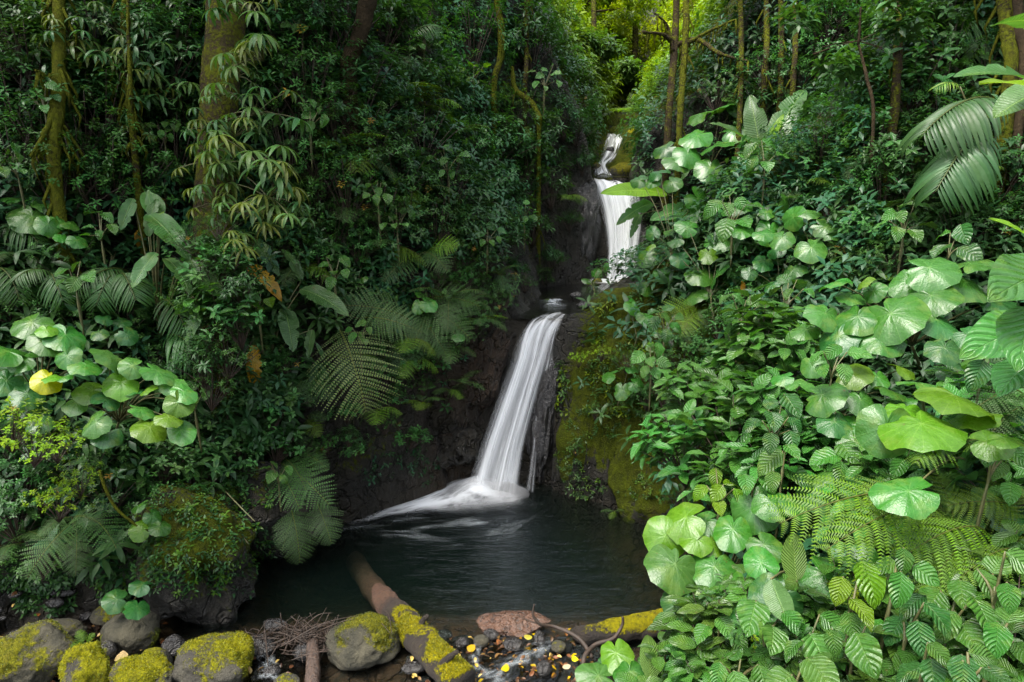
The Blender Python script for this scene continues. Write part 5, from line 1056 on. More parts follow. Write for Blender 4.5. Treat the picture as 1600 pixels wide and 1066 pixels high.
fern('shaded fern above the mossy shore stones', on_ground(120, 860), [('fern0', 118, 810, 182, 858, 4.7, 4.4), ('fern1', 115, 815, 42, 905, 4.7, 4.4), ('fern2', 112, 808, 60, 838, 4.7, 4.5), ('ferndark', 120, 830, 118, 900, 4.7, 4.5), ('fern0', 115, 812, 160, 820, 4.7, 4.5)], k=1.3)
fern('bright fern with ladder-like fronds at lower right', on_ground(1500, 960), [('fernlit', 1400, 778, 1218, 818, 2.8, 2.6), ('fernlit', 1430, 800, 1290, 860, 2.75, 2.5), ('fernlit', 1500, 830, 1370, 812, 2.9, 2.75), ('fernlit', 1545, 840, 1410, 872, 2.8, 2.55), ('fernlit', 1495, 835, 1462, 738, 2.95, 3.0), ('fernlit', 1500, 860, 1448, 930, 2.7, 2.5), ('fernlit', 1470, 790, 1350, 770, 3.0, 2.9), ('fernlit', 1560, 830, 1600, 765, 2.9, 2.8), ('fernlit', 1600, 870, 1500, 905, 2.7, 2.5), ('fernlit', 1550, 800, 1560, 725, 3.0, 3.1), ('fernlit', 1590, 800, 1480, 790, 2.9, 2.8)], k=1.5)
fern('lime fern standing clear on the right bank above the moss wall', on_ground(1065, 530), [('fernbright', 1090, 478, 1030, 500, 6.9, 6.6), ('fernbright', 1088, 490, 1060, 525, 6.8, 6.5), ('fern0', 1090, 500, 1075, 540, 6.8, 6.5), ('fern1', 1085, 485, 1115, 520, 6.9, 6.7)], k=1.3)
fern('fern between the far right leaves and the bright fern', on_ground(1560, 640), [('fern2', 1600, 620, 1510, 650, 3.2, 3.0), ('fern0', 1600, 640, 1540, 690, 3.2, 3.0)], k=1.3)
fern('small bright green fern among the moss boulders', at(135, 1010, tz(1010, .10)), [('fernbright', 138, 1008, 110, 1010, 4.65, 4.55), ('fernbright', 135, 1006, 148, 990, 4.65, 4.65), ('fernbright', 132, 1005, 122, 985, 4.65, 4.7)], k=1.0)

# ================================================================== ROUND-LEAVED PLANTS, leaf by leaf
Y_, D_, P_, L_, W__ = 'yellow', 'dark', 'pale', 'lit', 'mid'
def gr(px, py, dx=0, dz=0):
    p = on_ground(px, py); return p + np.array([dx, 0, dz])
def fit(lv, off=.12):
    """keep a head of leaves clear of the ground behind it"""
    sh = min(hit(l[0], l[1]) - off - l[3] for l in lv); t0 = np.mean([l[3] for l in lv])
    if sh > .35 and t0 > 4.6: sh = sh - .35
    elif sh > 0: sh = 0
    k = 1 + sh / t0; return [l[:3] + (l[3] * k,) + tuple(l[4:]) for l in lv]
def RP(label, root_px, lv, tone='mid', seed=1, **k):
    lv = fit(lv); t = np.mean([l[3] for l in lv]); q_ = at(root_px[0], root_px[1], t); root = on_ground(*root_px)
    return round_plant(label, root, lv, tone, seed=seed, **k)
T1 = 4.3
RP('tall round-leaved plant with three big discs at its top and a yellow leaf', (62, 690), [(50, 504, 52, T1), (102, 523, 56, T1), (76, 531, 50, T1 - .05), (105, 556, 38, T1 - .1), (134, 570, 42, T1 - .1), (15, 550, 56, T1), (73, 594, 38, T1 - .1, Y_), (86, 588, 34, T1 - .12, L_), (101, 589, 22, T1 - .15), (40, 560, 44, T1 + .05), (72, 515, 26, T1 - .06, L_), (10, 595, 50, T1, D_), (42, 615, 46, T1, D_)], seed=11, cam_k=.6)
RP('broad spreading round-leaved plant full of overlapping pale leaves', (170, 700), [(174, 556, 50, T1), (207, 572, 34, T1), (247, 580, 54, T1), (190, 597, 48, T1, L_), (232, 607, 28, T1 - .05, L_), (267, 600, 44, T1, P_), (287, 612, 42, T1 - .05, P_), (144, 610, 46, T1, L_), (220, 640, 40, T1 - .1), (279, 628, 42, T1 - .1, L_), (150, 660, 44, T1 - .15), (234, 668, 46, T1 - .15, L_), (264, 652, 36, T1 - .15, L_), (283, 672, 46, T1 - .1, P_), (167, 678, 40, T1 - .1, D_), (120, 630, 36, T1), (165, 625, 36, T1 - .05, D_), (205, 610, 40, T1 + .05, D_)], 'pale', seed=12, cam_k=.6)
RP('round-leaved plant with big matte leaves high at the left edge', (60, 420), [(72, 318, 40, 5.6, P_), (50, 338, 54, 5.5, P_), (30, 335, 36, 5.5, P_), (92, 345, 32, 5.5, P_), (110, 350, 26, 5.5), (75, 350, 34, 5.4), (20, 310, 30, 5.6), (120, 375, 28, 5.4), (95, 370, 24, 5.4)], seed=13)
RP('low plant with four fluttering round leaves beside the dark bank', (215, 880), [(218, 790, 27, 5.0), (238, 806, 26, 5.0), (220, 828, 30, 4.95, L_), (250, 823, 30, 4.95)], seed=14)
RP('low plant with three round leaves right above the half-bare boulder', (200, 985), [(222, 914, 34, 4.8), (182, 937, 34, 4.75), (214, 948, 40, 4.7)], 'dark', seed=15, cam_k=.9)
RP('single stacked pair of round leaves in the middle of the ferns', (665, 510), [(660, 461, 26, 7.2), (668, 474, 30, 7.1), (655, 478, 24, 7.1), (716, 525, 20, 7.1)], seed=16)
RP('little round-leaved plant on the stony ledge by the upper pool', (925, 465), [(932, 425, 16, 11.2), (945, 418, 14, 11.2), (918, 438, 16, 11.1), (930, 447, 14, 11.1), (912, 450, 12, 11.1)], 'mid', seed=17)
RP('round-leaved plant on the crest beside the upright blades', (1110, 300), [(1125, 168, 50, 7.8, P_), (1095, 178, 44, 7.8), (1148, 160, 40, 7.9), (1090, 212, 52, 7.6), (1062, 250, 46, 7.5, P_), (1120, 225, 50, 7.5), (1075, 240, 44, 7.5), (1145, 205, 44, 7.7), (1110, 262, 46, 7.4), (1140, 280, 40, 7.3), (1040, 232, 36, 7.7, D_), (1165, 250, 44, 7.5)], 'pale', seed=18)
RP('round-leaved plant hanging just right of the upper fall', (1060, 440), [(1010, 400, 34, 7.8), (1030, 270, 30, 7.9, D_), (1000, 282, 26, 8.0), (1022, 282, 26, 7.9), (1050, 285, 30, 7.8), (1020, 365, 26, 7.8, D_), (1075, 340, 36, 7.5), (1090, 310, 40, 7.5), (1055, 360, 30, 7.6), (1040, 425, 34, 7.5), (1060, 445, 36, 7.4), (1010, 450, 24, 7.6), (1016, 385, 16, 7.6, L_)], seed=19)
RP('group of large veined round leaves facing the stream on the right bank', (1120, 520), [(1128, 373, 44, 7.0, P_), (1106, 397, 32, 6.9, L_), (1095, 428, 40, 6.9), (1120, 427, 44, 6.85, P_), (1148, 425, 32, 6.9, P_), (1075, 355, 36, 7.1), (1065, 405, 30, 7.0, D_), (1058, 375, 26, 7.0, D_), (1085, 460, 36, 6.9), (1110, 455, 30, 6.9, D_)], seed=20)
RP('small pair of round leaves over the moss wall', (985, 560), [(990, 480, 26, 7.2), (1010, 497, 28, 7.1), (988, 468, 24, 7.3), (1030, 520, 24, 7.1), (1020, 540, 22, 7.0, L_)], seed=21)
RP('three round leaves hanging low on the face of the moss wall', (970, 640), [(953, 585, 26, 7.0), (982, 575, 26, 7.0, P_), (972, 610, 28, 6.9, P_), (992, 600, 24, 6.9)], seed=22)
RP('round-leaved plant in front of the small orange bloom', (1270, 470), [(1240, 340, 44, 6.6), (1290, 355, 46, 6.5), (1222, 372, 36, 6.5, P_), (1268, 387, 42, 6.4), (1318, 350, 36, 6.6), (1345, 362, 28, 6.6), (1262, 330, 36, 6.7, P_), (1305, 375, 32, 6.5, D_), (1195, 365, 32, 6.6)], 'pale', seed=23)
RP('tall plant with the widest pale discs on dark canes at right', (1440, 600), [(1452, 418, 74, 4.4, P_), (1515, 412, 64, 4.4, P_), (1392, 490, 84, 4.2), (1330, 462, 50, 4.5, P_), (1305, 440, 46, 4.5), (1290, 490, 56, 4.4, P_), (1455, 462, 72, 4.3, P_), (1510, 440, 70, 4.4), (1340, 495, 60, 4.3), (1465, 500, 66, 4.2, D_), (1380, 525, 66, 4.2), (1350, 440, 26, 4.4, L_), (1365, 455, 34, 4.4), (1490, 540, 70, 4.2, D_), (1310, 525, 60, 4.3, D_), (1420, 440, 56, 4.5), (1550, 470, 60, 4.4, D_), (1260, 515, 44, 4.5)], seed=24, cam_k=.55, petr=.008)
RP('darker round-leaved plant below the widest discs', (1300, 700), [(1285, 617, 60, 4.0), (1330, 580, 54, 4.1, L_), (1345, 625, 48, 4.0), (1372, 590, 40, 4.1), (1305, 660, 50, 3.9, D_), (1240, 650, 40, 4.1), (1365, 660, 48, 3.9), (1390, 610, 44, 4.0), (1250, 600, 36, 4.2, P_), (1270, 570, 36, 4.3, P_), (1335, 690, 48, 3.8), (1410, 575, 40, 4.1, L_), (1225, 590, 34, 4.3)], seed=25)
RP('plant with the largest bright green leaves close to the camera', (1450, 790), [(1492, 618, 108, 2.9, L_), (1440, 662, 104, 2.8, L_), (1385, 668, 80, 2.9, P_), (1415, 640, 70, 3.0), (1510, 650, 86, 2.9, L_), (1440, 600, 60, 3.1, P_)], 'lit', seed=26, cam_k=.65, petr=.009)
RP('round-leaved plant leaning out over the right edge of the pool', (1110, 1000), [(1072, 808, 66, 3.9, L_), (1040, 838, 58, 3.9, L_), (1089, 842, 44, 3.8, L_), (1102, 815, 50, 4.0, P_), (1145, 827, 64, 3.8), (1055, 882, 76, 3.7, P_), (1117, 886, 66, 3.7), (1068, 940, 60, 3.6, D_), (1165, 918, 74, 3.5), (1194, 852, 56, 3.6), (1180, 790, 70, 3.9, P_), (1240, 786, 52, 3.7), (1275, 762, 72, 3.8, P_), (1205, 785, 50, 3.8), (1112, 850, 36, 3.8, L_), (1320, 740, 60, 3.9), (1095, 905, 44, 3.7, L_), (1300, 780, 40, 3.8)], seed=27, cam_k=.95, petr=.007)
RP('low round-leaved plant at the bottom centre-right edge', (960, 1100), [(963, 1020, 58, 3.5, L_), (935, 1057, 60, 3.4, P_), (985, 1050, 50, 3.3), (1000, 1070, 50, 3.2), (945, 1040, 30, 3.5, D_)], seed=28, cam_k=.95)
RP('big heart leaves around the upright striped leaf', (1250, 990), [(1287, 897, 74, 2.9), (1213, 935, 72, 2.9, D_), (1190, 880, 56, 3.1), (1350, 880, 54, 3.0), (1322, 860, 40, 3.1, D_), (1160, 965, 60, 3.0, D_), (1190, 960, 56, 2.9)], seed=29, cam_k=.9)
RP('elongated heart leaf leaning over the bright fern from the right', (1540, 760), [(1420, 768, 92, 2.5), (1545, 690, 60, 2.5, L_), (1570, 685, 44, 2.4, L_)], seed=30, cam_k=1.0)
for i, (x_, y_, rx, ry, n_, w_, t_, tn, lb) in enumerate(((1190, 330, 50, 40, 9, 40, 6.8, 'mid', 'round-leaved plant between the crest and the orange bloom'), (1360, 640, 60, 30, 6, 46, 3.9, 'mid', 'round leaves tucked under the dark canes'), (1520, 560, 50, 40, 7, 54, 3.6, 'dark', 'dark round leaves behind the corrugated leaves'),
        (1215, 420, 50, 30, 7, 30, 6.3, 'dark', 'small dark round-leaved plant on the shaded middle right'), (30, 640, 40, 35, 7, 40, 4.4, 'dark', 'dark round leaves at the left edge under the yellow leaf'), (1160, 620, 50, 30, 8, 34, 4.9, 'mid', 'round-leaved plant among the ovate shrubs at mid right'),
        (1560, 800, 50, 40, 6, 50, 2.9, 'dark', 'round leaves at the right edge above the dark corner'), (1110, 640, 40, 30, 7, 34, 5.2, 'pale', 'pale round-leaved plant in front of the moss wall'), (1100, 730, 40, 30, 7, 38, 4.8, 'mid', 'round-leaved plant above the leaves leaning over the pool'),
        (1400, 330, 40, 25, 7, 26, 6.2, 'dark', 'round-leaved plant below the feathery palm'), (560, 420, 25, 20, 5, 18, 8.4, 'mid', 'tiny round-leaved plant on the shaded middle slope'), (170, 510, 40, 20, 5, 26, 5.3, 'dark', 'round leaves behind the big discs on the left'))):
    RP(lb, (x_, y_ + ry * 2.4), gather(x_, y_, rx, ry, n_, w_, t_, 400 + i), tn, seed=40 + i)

# ================================================================== SHRUBS
k4 = 0
def many(kind, spots, **k):
    global k4
    for s in spots:
        shrub(kind, s[0], s[1], s[2], i=k4, **({**k, **(s[3] if len(s) > 3 else {})})); k4 += 1
# near right: wet ovate and glossy bushes
near = dict(off=.1)
many('glossy', [(1190, 520, .75, {'depth': 5.2}), (1235, 545, .6, {'depth': 5.0}), (1160, 560, .6, {'depth': 5.3}), (1090, 615, .65, {'depth': 5.4}), (1150, 690, .7, {'depth': 4.6}), (1070, 700, .6, {'depth': 5.0}), (1210, 690, .6, {'depth': 4.3}), (1240, 730, .55, {'depth': 4.1}), (1270, 700, .5, {'depth': 4.1}), (1130, 760, .5, {'depth': 4.6}), (1400, 720, .5, {'depth': 3.4}),
    (1540, 620, .5, {'depth': 3.4}), (1570, 730, .5, {'depth': 3.0}), (1200, 620, .6, {'depth': 4.7}), (1360, 790, .4, {'depth': 3.3})], desc='wet broad-leaved bush')
many('ribbed', [(1340, 950, .45, {'depth': 2.9}), (1120, 990, .5, {'depth': 3.2}), (1180, 1010, .5, {'depth': 3.0}), (1240, 1030, .45, {'depth': 2.8}), (1300, 1010, .45, {'depth': 2.7}), (1400, 990, .45, {'depth': 2.6}), (1480, 960, .5, {'depth': 2.7}), (1560, 940, .5, {'depth': 2.5}), (1590, 1010, .5, {'depth': 2.3}), (1500, 1040, .45, {'depth': 2.3}), (1420, 1060, .4, {'depth': 2.3}),
    (1340, 1070, .4, {'depth': 2.4}), (1070, 1050, .4, {'depth': 3.1}), (1120, 1070, .4, {'depth': 2.9}), (1290, 950, .4, {'depth': 3.0}), (1080, 985, .35, {'depth': 3.5}), (1550, 870, .4, {'depth': 2.7}), (1430, 930, .35, {'depth': 2.8})])
many('ovate', [(1340, 905, .32, {'depth': 2.9, 'desc': 'pale oval-leaved seedling'}), (1230, 1000, .35, {'depth': 2.8}), (1150, 960, .35, {'depth': 3.2}), (1370, 1030, .4, {'depth': 2.5}), (1460, 1010, .4, {'depth': 2.5}), (1530, 1000, .4, {'depth': 2.4})], desc='low oval-leaved herb')
many('lime', [(50, 680, .42, {'depth': 4.2}), (15, 660, .4, {'depth': 4.2}), (85, 690, .3, {'depth': 4.1}), (90, 780, .34, {'depth': 4.5}), (120, 745, .3, {'depth': 4.5}), (1280, 255, .3), (940, 545, .3), (905, 560, .22), (1350, 920, .22, {'depth': 2.8}), (1210, 1010, .16, {'depth': 2.8}), (800, 150, .5), (760, 90, .5), (440, 330, .3)])
# left bank
many('ovate', [(420, 640, .55), (390, 600, .5), (440, 610, .5), (375, 690, .5), (350, 640, .45), (330, 720, .5), (300, 700, .45), (430, 690, .5), (640, 680, .35), (620, 620, .3), (360, 560, .45), (400, 550, .45), (560, 700, .3), (290, 660, .4), (250, 720, .45), (310, 590, .45), (540, 640, .3), (200, 700, .45), (340, 780, .4), (380, 740, .4)])
many('small', [(300, 760, .45), (250, 780, .5), (170, 760, .5), (200, 830, .4), (60, 860, .5), (20, 800, .55), (130, 720, .5), (60, 760, .5), (350, 820, .3), (270, 840, .3), (30, 730, .5), (230, 560, .5), (190, 490, .6), (120, 480, .6), (330, 530, .5), (60, 470, .6), (440, 560, .5), (10, 470, .6), (470, 700, .35), (510, 690, .3), (580, 560, .4), (700, 520, .4)])
many('small', [(x_, y_, s_) for x_, y_, s_ in ((120, 250, 1.0), (170, 240, 1.0), (215, 255, .9), (90, 285, .9), (150, 300, .9), (60, 200, .9), (270, 230, .9), (300, 300, .8), (20, 230, .9), (40, 60, 1.0), (140, 30, 1.0), (270, 40, 1.0), (300, 120, .9), (255, 300, .7), (20, 140, 1.0), (130, 180, .9), (230, 20, 1), (10, 20, 1),
    (500, 60, 1.2), (460, 90, 1.1), (480, 150, 1.1), (520, 170, 1.0), (450, 220, .9), (500, 250, .9), (540, 290, .9), (580, 220, 1.0), (600, 320, .9), (480, 320, .8), (650, 60, 1.2), (700, 130, 1.1), (660, 200, 1.0), (620, 270, .9), (700, 290, 1.0), (740, 220, 1.1), (680, 350, .9), (560, 370, .7), (620, 360, .8), (500, 400, .7), (740, 60, 1.3), (540, 10, 1.2), (430, 400, .6), (720, 430, .6), (770, 470, .5), (740, 490, .5), (680, 450, .6))], )
many('narrow', [(740, 150, 1.1), (780, 210, 1.1), (820, 240, 1.0), (760, 280, 1.0), (800, 310, .9), (830, 350, .8), (780, 370, .9), (740, 340, .9), (860, 290, .8), (850, 210, .9), (880, 180, .9), (830, 60, 1.2), (870, 30, 1.2), (910, 250, .6), (890, 340, .5), (860, 400, .5), (800, 420, .6), (900, 200, .7), (640, 120, 1.1), (560, 130, 1.1), (600, 20, 1.2), (420, 130, 1.0), (450, 20, 1.1), (250, 100, 1.0), (60, 100, .9), (160, 150, 1.0)])
many('lacy', [(880, 100, 1.1), (900, 150, .9), (810, 180, 1.0), (710, 390, .7), (820, 270, .8), (560, 180, 1.0), (640, 320, .8), (520, 340, .8), (440, 290, .8), (460, 370, .6), (600, 470, .5), (530, 590, .4), (690, 560, .35), (750, 400, .6), (260, 470, .5), (400, 500, .5), (100, 400, .6), (1120, 140, .9), (1170, 200, .8)])
# right slope
many('small', [(1290, 60, 1.1), (1250, 110, 1.0), (1330, 110, .9), (1270, 170, .9), (1220, 190, .9), (1200, 100, 1.1), (1340, 30, 1.0), (1320, 170, .8), (1280, 220, .8), (1240, 240, .8), (1360, 230, .8), (1440, 160, .8), (1480, 80, .8), (1380, 290, .7), (1440, 290, .7), (1340, 300, .6), (1560, 290, .6), (1590, 240, .6), (1500, 350, .6), (1560, 350, .5), (1420, 370, .5), (1180, 450, .6), (1230, 460, .5), (1150, 490, .5), (1070, 560, .5), (1020, 570, .5), (1040, 610, .45), (1060, 650, .45),
    (1030, 590, .4), (980, 560, .35), (1060, 590, .4), (1100, 570, .45), (1200, 470, .5), (1040, 700, .35), (1060, 780, .3), (930, 640, .25), (900, 700, .2)])
many('ovate', [(1300, 90, .9), (1360, 70, .8), (1380, 200, .7), (1430, 220, .7), (1300, 250, .7), (1340, 270, .6), (1480, 30, .8), (1520, 180, .6), (1470, 200, .6), (1200, 280, .6), (1150, 320, .6), (1170, 390, .5), (1130, 510, .45), (1080, 530, .4), (1540, 400, .5), (1350, 350, .5), (1420, 130, .8), (1450, 60, .8), (1010, 620, .3)])
many('narrow', [(1340, 200, .8), (1400, 250, .7), (1500, 300, .6), (1580, 330, .6), (1240, 300, .6), (1300, 310, .6), (1450, 350, .5), (1560, 10, .8), (1420, 20, .9), (1190, 150, .9), (1300, 20, 1.1)])
many('lacy', [(1480, 140, .7), (1540, 90, .7), (1350, 410, .5), (1400, 400, .5), (1180, 350, .5), (1590, 90, .6), (1250, 400, .5), (1040, 530, .4)])
many('small', [(720, 480, .4), (745, 450, .4), (765, 500, .3), (700, 540, .35), (730, 430, .5), (790, 465, .3), (660, 600, .3), (600, 660, .3), (820, 440, .35), (690, 500, .4)])
many('ribbed', [(1200, 940, .5, {'depth': 3.1}), (1270, 1060, .45, {'depth': 2.6}), (1450, 980, .4, {'depth': 2.5}), (1580, 1060, .45, {'depth': 2.2}), (1510, 900, .4, {'depth': 2.7})])
many('fans', [(1390, 120, .7), (1450, 20, .8), (1300, 390, .4), (1140, 470, .4), (60, 250, .7), (290, 170, .7), (250, 60, .7), (450, 310, .5), (790, 440, .35), (850, 430, .35)])
# ferns in rings scattered through both slopes
for i, (x_, y_, s_, n_) in enumerate(((390, 545, .45, 6), (540, 330, .5, 6), (600, 250, .55, 6), (665, 165, .7, 6), (520, 230, .6, 6), (470, 240, .5, 6), (480, 370, .5, 6), (600, 390, .5, 6), (700, 220, .6, 6), (760, 320, .5, 6), (820, 200, .6, 6), (880, 310, .45, 6), (730, 470, .4, 6), (640, 560, .35, 6), (700, 610, .3, 5),
        (1350, 250, .45, 6), (1430, 100, .5, 6), (1380, 330, .4, 6), (1480, 330, .4, 6), (1260, 290, .45, 6), (1215, 340, .4, 6), (1570, 180, .45, 6), (1360, 430, .35, 6), (1130, 560, .35, 6), (1210, 150, .5, 6), (1160, 250, .45, 6), (300, 830, .22, 5), (340, 750, .3, 6), (230, 640, .35, 6), (30, 850, .35, 6), (150, 380, .4, 6), (40, 400, .4, 6),
        (290, 260, .5, 6), (100, 320, .4, 6), (1490, 700, .3, 6), (1420, 870, .3, 6), (1530, 1030, .3, 6), (1600, 860, .3, 6), (1270, 1060, .25, 6), (840, 430, .35, 6), (1000, 180, .8, 6), (860, 470, .25, 5), (980, 640, .2, 5), (1060, 720, .22, 5), (960, 800, .15, 5))):
    ring_plant('fern', 'fern', ('shaded fern', 'small spreading fern', 'arching fern')[i % 3], x_, y_, s_, n_, seed=i, off=.12 + .25 * s_, depth=(2.8 if x_ > 1400 and y_ > 690 else None))
# small leaves on the moss wall and the outcrops
r = np.random.default_rng(31)
def creeper(name, label, n, seed, xr_, yr_, size, tones, thr=.0, tpl=T_far):
    r = np.random.default_rng(seed); px = r.uniform(*xr_, n); py = r.uniform(*yr_, n); k = fbm(np.stack([px / 45, py / 45, px * 0 + seed], -1), 3, seed) > thr; px, py = px[k], py[k]
    dg = bpy.context.evaluated_depsgraph_get(); Pp = []; Nn = []
    for a, c in zip(px, py):
        d = Vector(at(a, c, 1.0) - CAM).normalized(); ok, loc, nr_, _, ob, _ = S.ray_cast(dg, Vector(CAM) + d * 4, d)
        if ok and ob.name.startswith(('terrain', 'mossy_outcrop')): Pp.append(loc[:]); Nn.append(nr_[:] if nr_.dot(d) < 0 else (-nr_)[:])
    Pp, Nn = np.array(Pp), np.array(Nn); n = len(Pp); bt = np.array(tones)[r.integers(len(tones), size=n)] * (.7 + .6 * r.random((n, 1)))
    b = MB(); spray(b, Pp, Nn, size * (.6 + .8 * r.random(n)), bt, 5, tpl, r, (.005, .06)); return tag(b.obj(name, M_far), label, 'creeper', kind='stuff')
creeper('creeping_plants', 'small light green creepers over the upper part of the moss wall', 1500, 61, (870, 1060), (460, 650), .045, (G_lit, G_mid, (.06, .15, .04)), -.05)
creeper('creeping_plants', 'sparse little plants low on the moss wall by the pool', 900, 62, (870, 1060), (640, 810), .030, (G_mid, (.06, .12, .02)), .12)
creeper('creeping_plants', 'mixed creepers draped over the mossy outcrops at the left shore', 800, 65, (150, 430), (760, 930), .04, (G_mid, G_dark, (.06, .12, .02)), -.1)
creeper('creeping_plants', 'dark creepers along the foot of the bank above the shore stones', 1500, 63, (-20, 330), (830, 960), .045, (G_dark, G_mid), .05)
creeper('creeping_plants', 'thin creepers on the dark rock between the ferns and the lower fall', 700, 64, (540, 780), (540, 760), .04, (G_dark, G_blue), .2)

# ================================================================== small things that hang in the bank
def hs(px, py, off): return hit(px, py) - off
stick('hanging_vine', 'curved mossy vine hanging in front of the dark hollow at lower left', [(155, 735, 4.9), (165, 765, 4.85), (182, 795, 4.85), (205, 815, 4.85), (214, 822, 4.85)], [.010, .012, .011, .009, .006], M_bark, 'vine', moss=(.7, 0, 0))
stick('hanging_vine', 'pale green vine trailing over the dark rock lip at left', [(322, 770, 5.6), (345, 795, 5.5), (372, 830, 5.45), (388, 850, 5.4)], [.006, .007, .006, .004], M_stem, 'vine')
stick('hanging_vine', 'second pale vine beside the trailing one, nearer the ferns', [(352, 768, 5.7), (378, 795, 5.6), (398, 815, 5.55)], [.006, .006, .004], M_stem, 'vine')
for i, (x_, y_, h_, lb) in enumerate(((398, 575, .42, 'long shrivelled brown leaf hanging left of the ferns'), (216, 374, .16, 'small shrivelled brown leaf on the long-bladed plant'), (1158, 455, .2, 'dry brown leaf hanging below the big veined round leaves'))):
    t_ = hs(x_, y_, .35); me, tip = UNIT['bladedead']; O = at(x_, y_, t_); e = empty('dead_leaf', O, lb, 'leaf'); from_to(UNIT['bladedead'], O + np.array([0, 0, h_ / 2]), O - np.array([0, 0, h_ / 2]), np.array([.3, -1, 0]), e, 'blade', O)
    b = MB(); tube(b, [(0, 0, h_ / 2 + .1), (0.01, 0, h_ / 2)], [.004, .003], 5, (1, 1, 1)); b.obj('stalk', M_twig, e)
M_org = simple_mat('orange_petal', (.55, .10, .01), (.75, .20, .02), .5, 30, trans=.3)
t_ = hs(1212, 380, .3); O = at(1212, 380, t_); e = empty('flower', O, 'small orange bloom among the round leaves on the right slope', 'flower'); b = MB(); rr = np.random.default_rng(3); n_ = 9
a_ = np.arange(n_) * 2.4; b.inst(T_ov[0], frames(nrm(np.stack([np.cos(a_), np.sin(a_) * .6 - .3, .5 + .5 * rr.random(n_)], -1)), rv(n_, rr)) * .07, np.zeros((n_, 3)), tints(n_, (.7, .2, .02))); b.obj('petals', M_org, e)
b = MB(); tube(b, [(0, 0, 0), (.01, .03, -.12), (0, .1, -.3)], [.004, .005, .005], 5); b.obj('stem', M_stem, e)

# ================================================================== heart-leaved plants filling the right bank
H_ME = {}
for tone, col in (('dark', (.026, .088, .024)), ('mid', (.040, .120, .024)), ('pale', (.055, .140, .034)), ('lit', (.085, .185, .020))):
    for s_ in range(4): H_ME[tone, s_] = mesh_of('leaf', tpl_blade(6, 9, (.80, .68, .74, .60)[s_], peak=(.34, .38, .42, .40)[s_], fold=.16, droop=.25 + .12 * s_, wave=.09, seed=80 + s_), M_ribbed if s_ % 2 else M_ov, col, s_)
def heart_plant(desc, px, py, rx, ry, n, w, t, tone, seed, cam_k=.55, group='heart-leaved plants on the right bank'):
    r = np.random.default_rng(seed); lv = gather(px, py, rx, ry, n, w, t, seed, .3)
    lv = [l[:3] + (l[3] - .40,) for l in fit(lv, .15)] if t > 3.9 else [l[:3] + (l[3] - .28,) for l in lv]
    tm = float(np.mean([l[3] for l in lv])); O = at(px, py + ry * .9, tm); O = np.array([O[0], O[1] + .1, O[2] - .15]); e = empty('heart_leaf_plant', O, where_label(desc, px, py), 'plant', group); b = MB()
    cen = np.mean([at(l[0], l[1], l[3]) for l in lv], axis=0)
    for l in lv:
        p = at(l[0], l[1], l[3]); L = l[2] / F * l[3] * 1.15; out = p - cen + r.normal(size=3) * .05; out[2] = -.25 * abs(out[2]) - .06
        tn = tone if r.random() < .75 else ('mid' if tone != 'mid' else 'pale'); n_ = nrm(np.array([0, 0, 1.0]) + cam_k * nrm(CAM - p) + .35 * r.normal(size=3)); d = nrm(out + np.array([0, -.1, 0]))
        d = nrm(d - n_ * (d @ n_)); x = np.cross(d, n_); base = p - d * L * .5; child('leaf', H_ME[tn, int(r.integers(4))], e, base - O, np.stack([x, d, n_], -1) * L)
        tube(b, [(0, 0, -.25), (cen - O) * .45, base - O], [.006, .005, .0035], 5, (.09, .12, .04), sub=4)
    b.obj('stem', M_stem, e)
k_ = 0
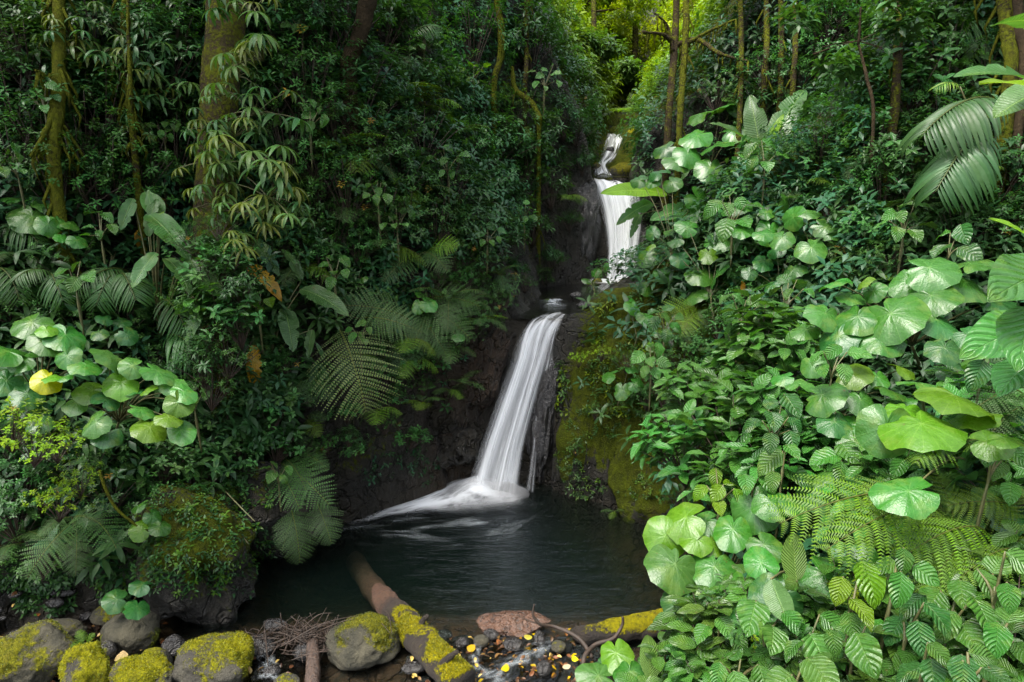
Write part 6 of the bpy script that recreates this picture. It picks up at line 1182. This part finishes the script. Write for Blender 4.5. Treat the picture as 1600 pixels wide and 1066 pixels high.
for x_, y_, rx, ry, n_, w_, t_, tn in ((1075, 620, 40, 30, 11, 34, 5.4, 'mid'), (1150, 560, 45, 32, 12, 34, 5.3, 'pale'), (1205, 520, 45, 32, 13, 36, 5.0, 'pale'), (1120, 650, 40, 30, 11, 36, 5.0, 'mid'), (1190, 600, 45, 35, 12, 38, 4.8, 'mid'), (1075, 700, 38, 32, 10, 40, 4.9, 'pale'), (1150, 700, 45, 35, 12, 40, 4.6, 'mid'),
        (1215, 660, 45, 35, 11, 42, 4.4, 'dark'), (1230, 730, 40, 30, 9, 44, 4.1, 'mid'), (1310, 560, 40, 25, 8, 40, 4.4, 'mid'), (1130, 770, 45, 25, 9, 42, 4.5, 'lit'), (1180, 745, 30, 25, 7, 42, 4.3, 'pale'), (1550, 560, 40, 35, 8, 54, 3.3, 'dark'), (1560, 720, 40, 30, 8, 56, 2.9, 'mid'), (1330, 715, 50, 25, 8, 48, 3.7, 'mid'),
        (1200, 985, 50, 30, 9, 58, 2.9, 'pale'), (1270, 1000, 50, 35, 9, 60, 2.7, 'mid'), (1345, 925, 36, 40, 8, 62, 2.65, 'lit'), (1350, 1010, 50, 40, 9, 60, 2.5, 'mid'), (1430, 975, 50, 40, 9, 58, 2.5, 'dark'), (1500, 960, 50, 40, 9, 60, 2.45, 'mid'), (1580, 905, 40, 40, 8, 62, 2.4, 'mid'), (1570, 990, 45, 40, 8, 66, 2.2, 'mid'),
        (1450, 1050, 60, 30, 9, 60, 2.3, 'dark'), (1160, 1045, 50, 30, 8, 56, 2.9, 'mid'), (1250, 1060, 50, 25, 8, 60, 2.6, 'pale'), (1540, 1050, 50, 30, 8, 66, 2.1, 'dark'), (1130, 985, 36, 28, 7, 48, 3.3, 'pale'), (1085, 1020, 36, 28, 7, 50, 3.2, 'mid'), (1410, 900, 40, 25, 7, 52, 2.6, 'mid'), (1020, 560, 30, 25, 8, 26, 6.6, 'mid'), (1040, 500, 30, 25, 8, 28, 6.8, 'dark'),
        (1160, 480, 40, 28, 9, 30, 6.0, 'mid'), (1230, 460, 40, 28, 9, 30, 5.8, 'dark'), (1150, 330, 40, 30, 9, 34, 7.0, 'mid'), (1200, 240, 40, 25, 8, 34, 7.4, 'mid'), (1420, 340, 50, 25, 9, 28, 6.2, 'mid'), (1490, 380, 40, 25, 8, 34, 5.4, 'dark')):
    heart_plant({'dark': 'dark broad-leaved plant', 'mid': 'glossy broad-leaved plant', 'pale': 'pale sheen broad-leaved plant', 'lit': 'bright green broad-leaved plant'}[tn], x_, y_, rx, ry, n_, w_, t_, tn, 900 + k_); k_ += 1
for i_, (x_, y_, s_, kd) in enumerate(((316, 395, .5, 'ovate'), (358, 390, .5, 'small'), (335, 420, .55, 'ovate'), (375, 440, .5, 'narrow'), (300, 365, .4, 'small'), (345, 470, .55, 'glossy'), (310, 460, .5, 'small'), (330, 510, .5, 'ovate'), (355, 550, .5, 'small'), (315, 560, .5, 'narrow'), (340, 345, .35, 'small'), (372, 500, .5, 'ovate'), (330, 600, .45, 'small'))): shrub(kd, x_, y_, s_, depth=YT - .95, i=i_, desc='leafy clump hiding the trunk foot')

M_out = white_water('outlet_water', 3, 5, .40, .66, (.80, .88, .92), .40, vfade0=.2, vfade1=.1, dens=.28)
for k_, ol3 in enumerate(([(g0(850, 1005), g0(880, 1012)), (g0(815, 1018), g0(860, 1030)), (g0(770, 1040), g0(830, 1052)), (g0(720, 1070), g0(790, 1090))], [(g0(738, 1012), g0(758, 1014)), (g0(728, 1030), g0(752, 1034)), (g0(735, 1060), g0(770, 1064))], [(g0(395, 1030), g0(430, 1028)), (g0(400, 1046), g0(440, 1046)), (g0(390, 1075), g0(450, 1075))])):
    tag(foam_patch('outlet_water', ol3, lambda u, v: u * 0 + .035 + .01 * np.sin(v * 9), M_out), kind='structure')
b = MB(); b.add([g0(380, 1000) + [0, 0, .022], g0(480, 1000) + [0, 0, .022], g0(470, 1110) + [0, 0, .018], g0(380, 1110) + [0, 0, .018]], [(0, 3, 2, 1)]); tag(b.obj('outlet_water', M_shallow, smooth=False), kind='structure')
b = MB(); b.add([g0(690, 1000) + [0, 0, .022], g0(900, 1000) + [0, 0, .022], g0(850, 1110) + [0, 0, .018], g0(690, 1110) + [0, 0, .018]], [(0, 3, 2, 1)]); tag(b.obj('outlet_water', M_shallow, smooth=False), kind='structure')

for i, (x_, y_, rx, ry, n_, w_, tn) in enumerate(((480, 180, 30, 22, 8, 20, 'mid'), (700, 250, 30, 22, 8, 18, 'mid'), (620, 340, 26, 20, 8, 20, 'pale'), (520, 420, 28, 20, 8, 22, 'mid'), (110, 430, 30, 22, 7, 26, 'mid'), (60, 150, 30, 24, 8, 22, 'dark'), (250, 200, 26, 20, 7, 20, 'mid'), (150, 350, 30, 22, 8, 26, 'pale'), (560, 520, 20, 16, 6, 20, 'mid'),
        (760, 360, 26, 20, 8, 18, 'dark'), (660, 60, 30, 22, 8, 18, 'mid'), (820, 330, 22, 20, 7, 16, 'mid'), (400, 470, 24, 18, 7, 22, 'lit'), (430, 740, 24, 18, 6, 24, 'mid'), (300, 620, 26, 20, 7, 26, 'mid'), (20, 250, 26, 22, 7, 26, 'mid'), (740, 110, 28, 20, 8, 18, 'lit'), (850, 120, 28, 20, 8, 16, 'mid'), (590, 300, 22, 18, 7, 18, 'mid'), (470, 30, 30, 22, 8, 20, 'mid'))):
    heart_plant({'dark': 'dark broad-leaved plant', 'mid': 'glossy broad-leaved plant', 'pale': 'pale sheen broad-leaved plant', 'lit': 'bright green broad-leaved plant'}[tn], x_, y_, rx, ry, n_, w_, 9.0, tn, 960 + i, group='broad-leaved plants on the left slope')
for i, (x_, y_, s_) in enumerate(((700, 470, .5), (745, 500, .42), (640, 530, .5), (700, 545, .42), (590, 640, .35), (660, 630, .32), (540, 560, .4), (780, 430, .4), (720, 600, .28), (560, 250, .6), (650, 300, .6), (470, 420, .5))): ring_plant('fern', 'fern', ('fresh green fern', 'fern arching over the rock')[i % 2], x_, y_, s_, 6, seed=200 + i, off=.2 + .2 * s_)

for nm_, q_ in (('knot', ((652, 985, tz(985, .13)), (668, 962, tz(972, .22)))), ('knot', ((690, 1040, tz(1040, .18)), (715, 1018, tz(1030, .26)))), ('knot', ((625, 975, tz(975, .08)), (600, 978, tz(984, .10))))):
    lg = bpy.data.objects['fallen_log']; O = np.array(lg.location); b = MB(); p0, p1 = [at(*z_) - O for z_ in q_]; tube(b, [p0 - (p1 - p0) * .4, p0, (p0 + p1) / 2 + [0, 0, .01], p1], [.035, .028, .022, .012], 9, (-.1, .3, 0), .01, 9, sub=4); b.obj(nm_, M_logb, lg)
many('ovate', [(600, 590, .35), (640, 560, .35), (700, 515, .32), (660, 540, .3), (570, 610, .3), (545, 680, .3), (610, 540, .35)])
many('small', [(585, 575, .35), (680, 545, .35), (625, 610, .28), (735, 520, .28)])
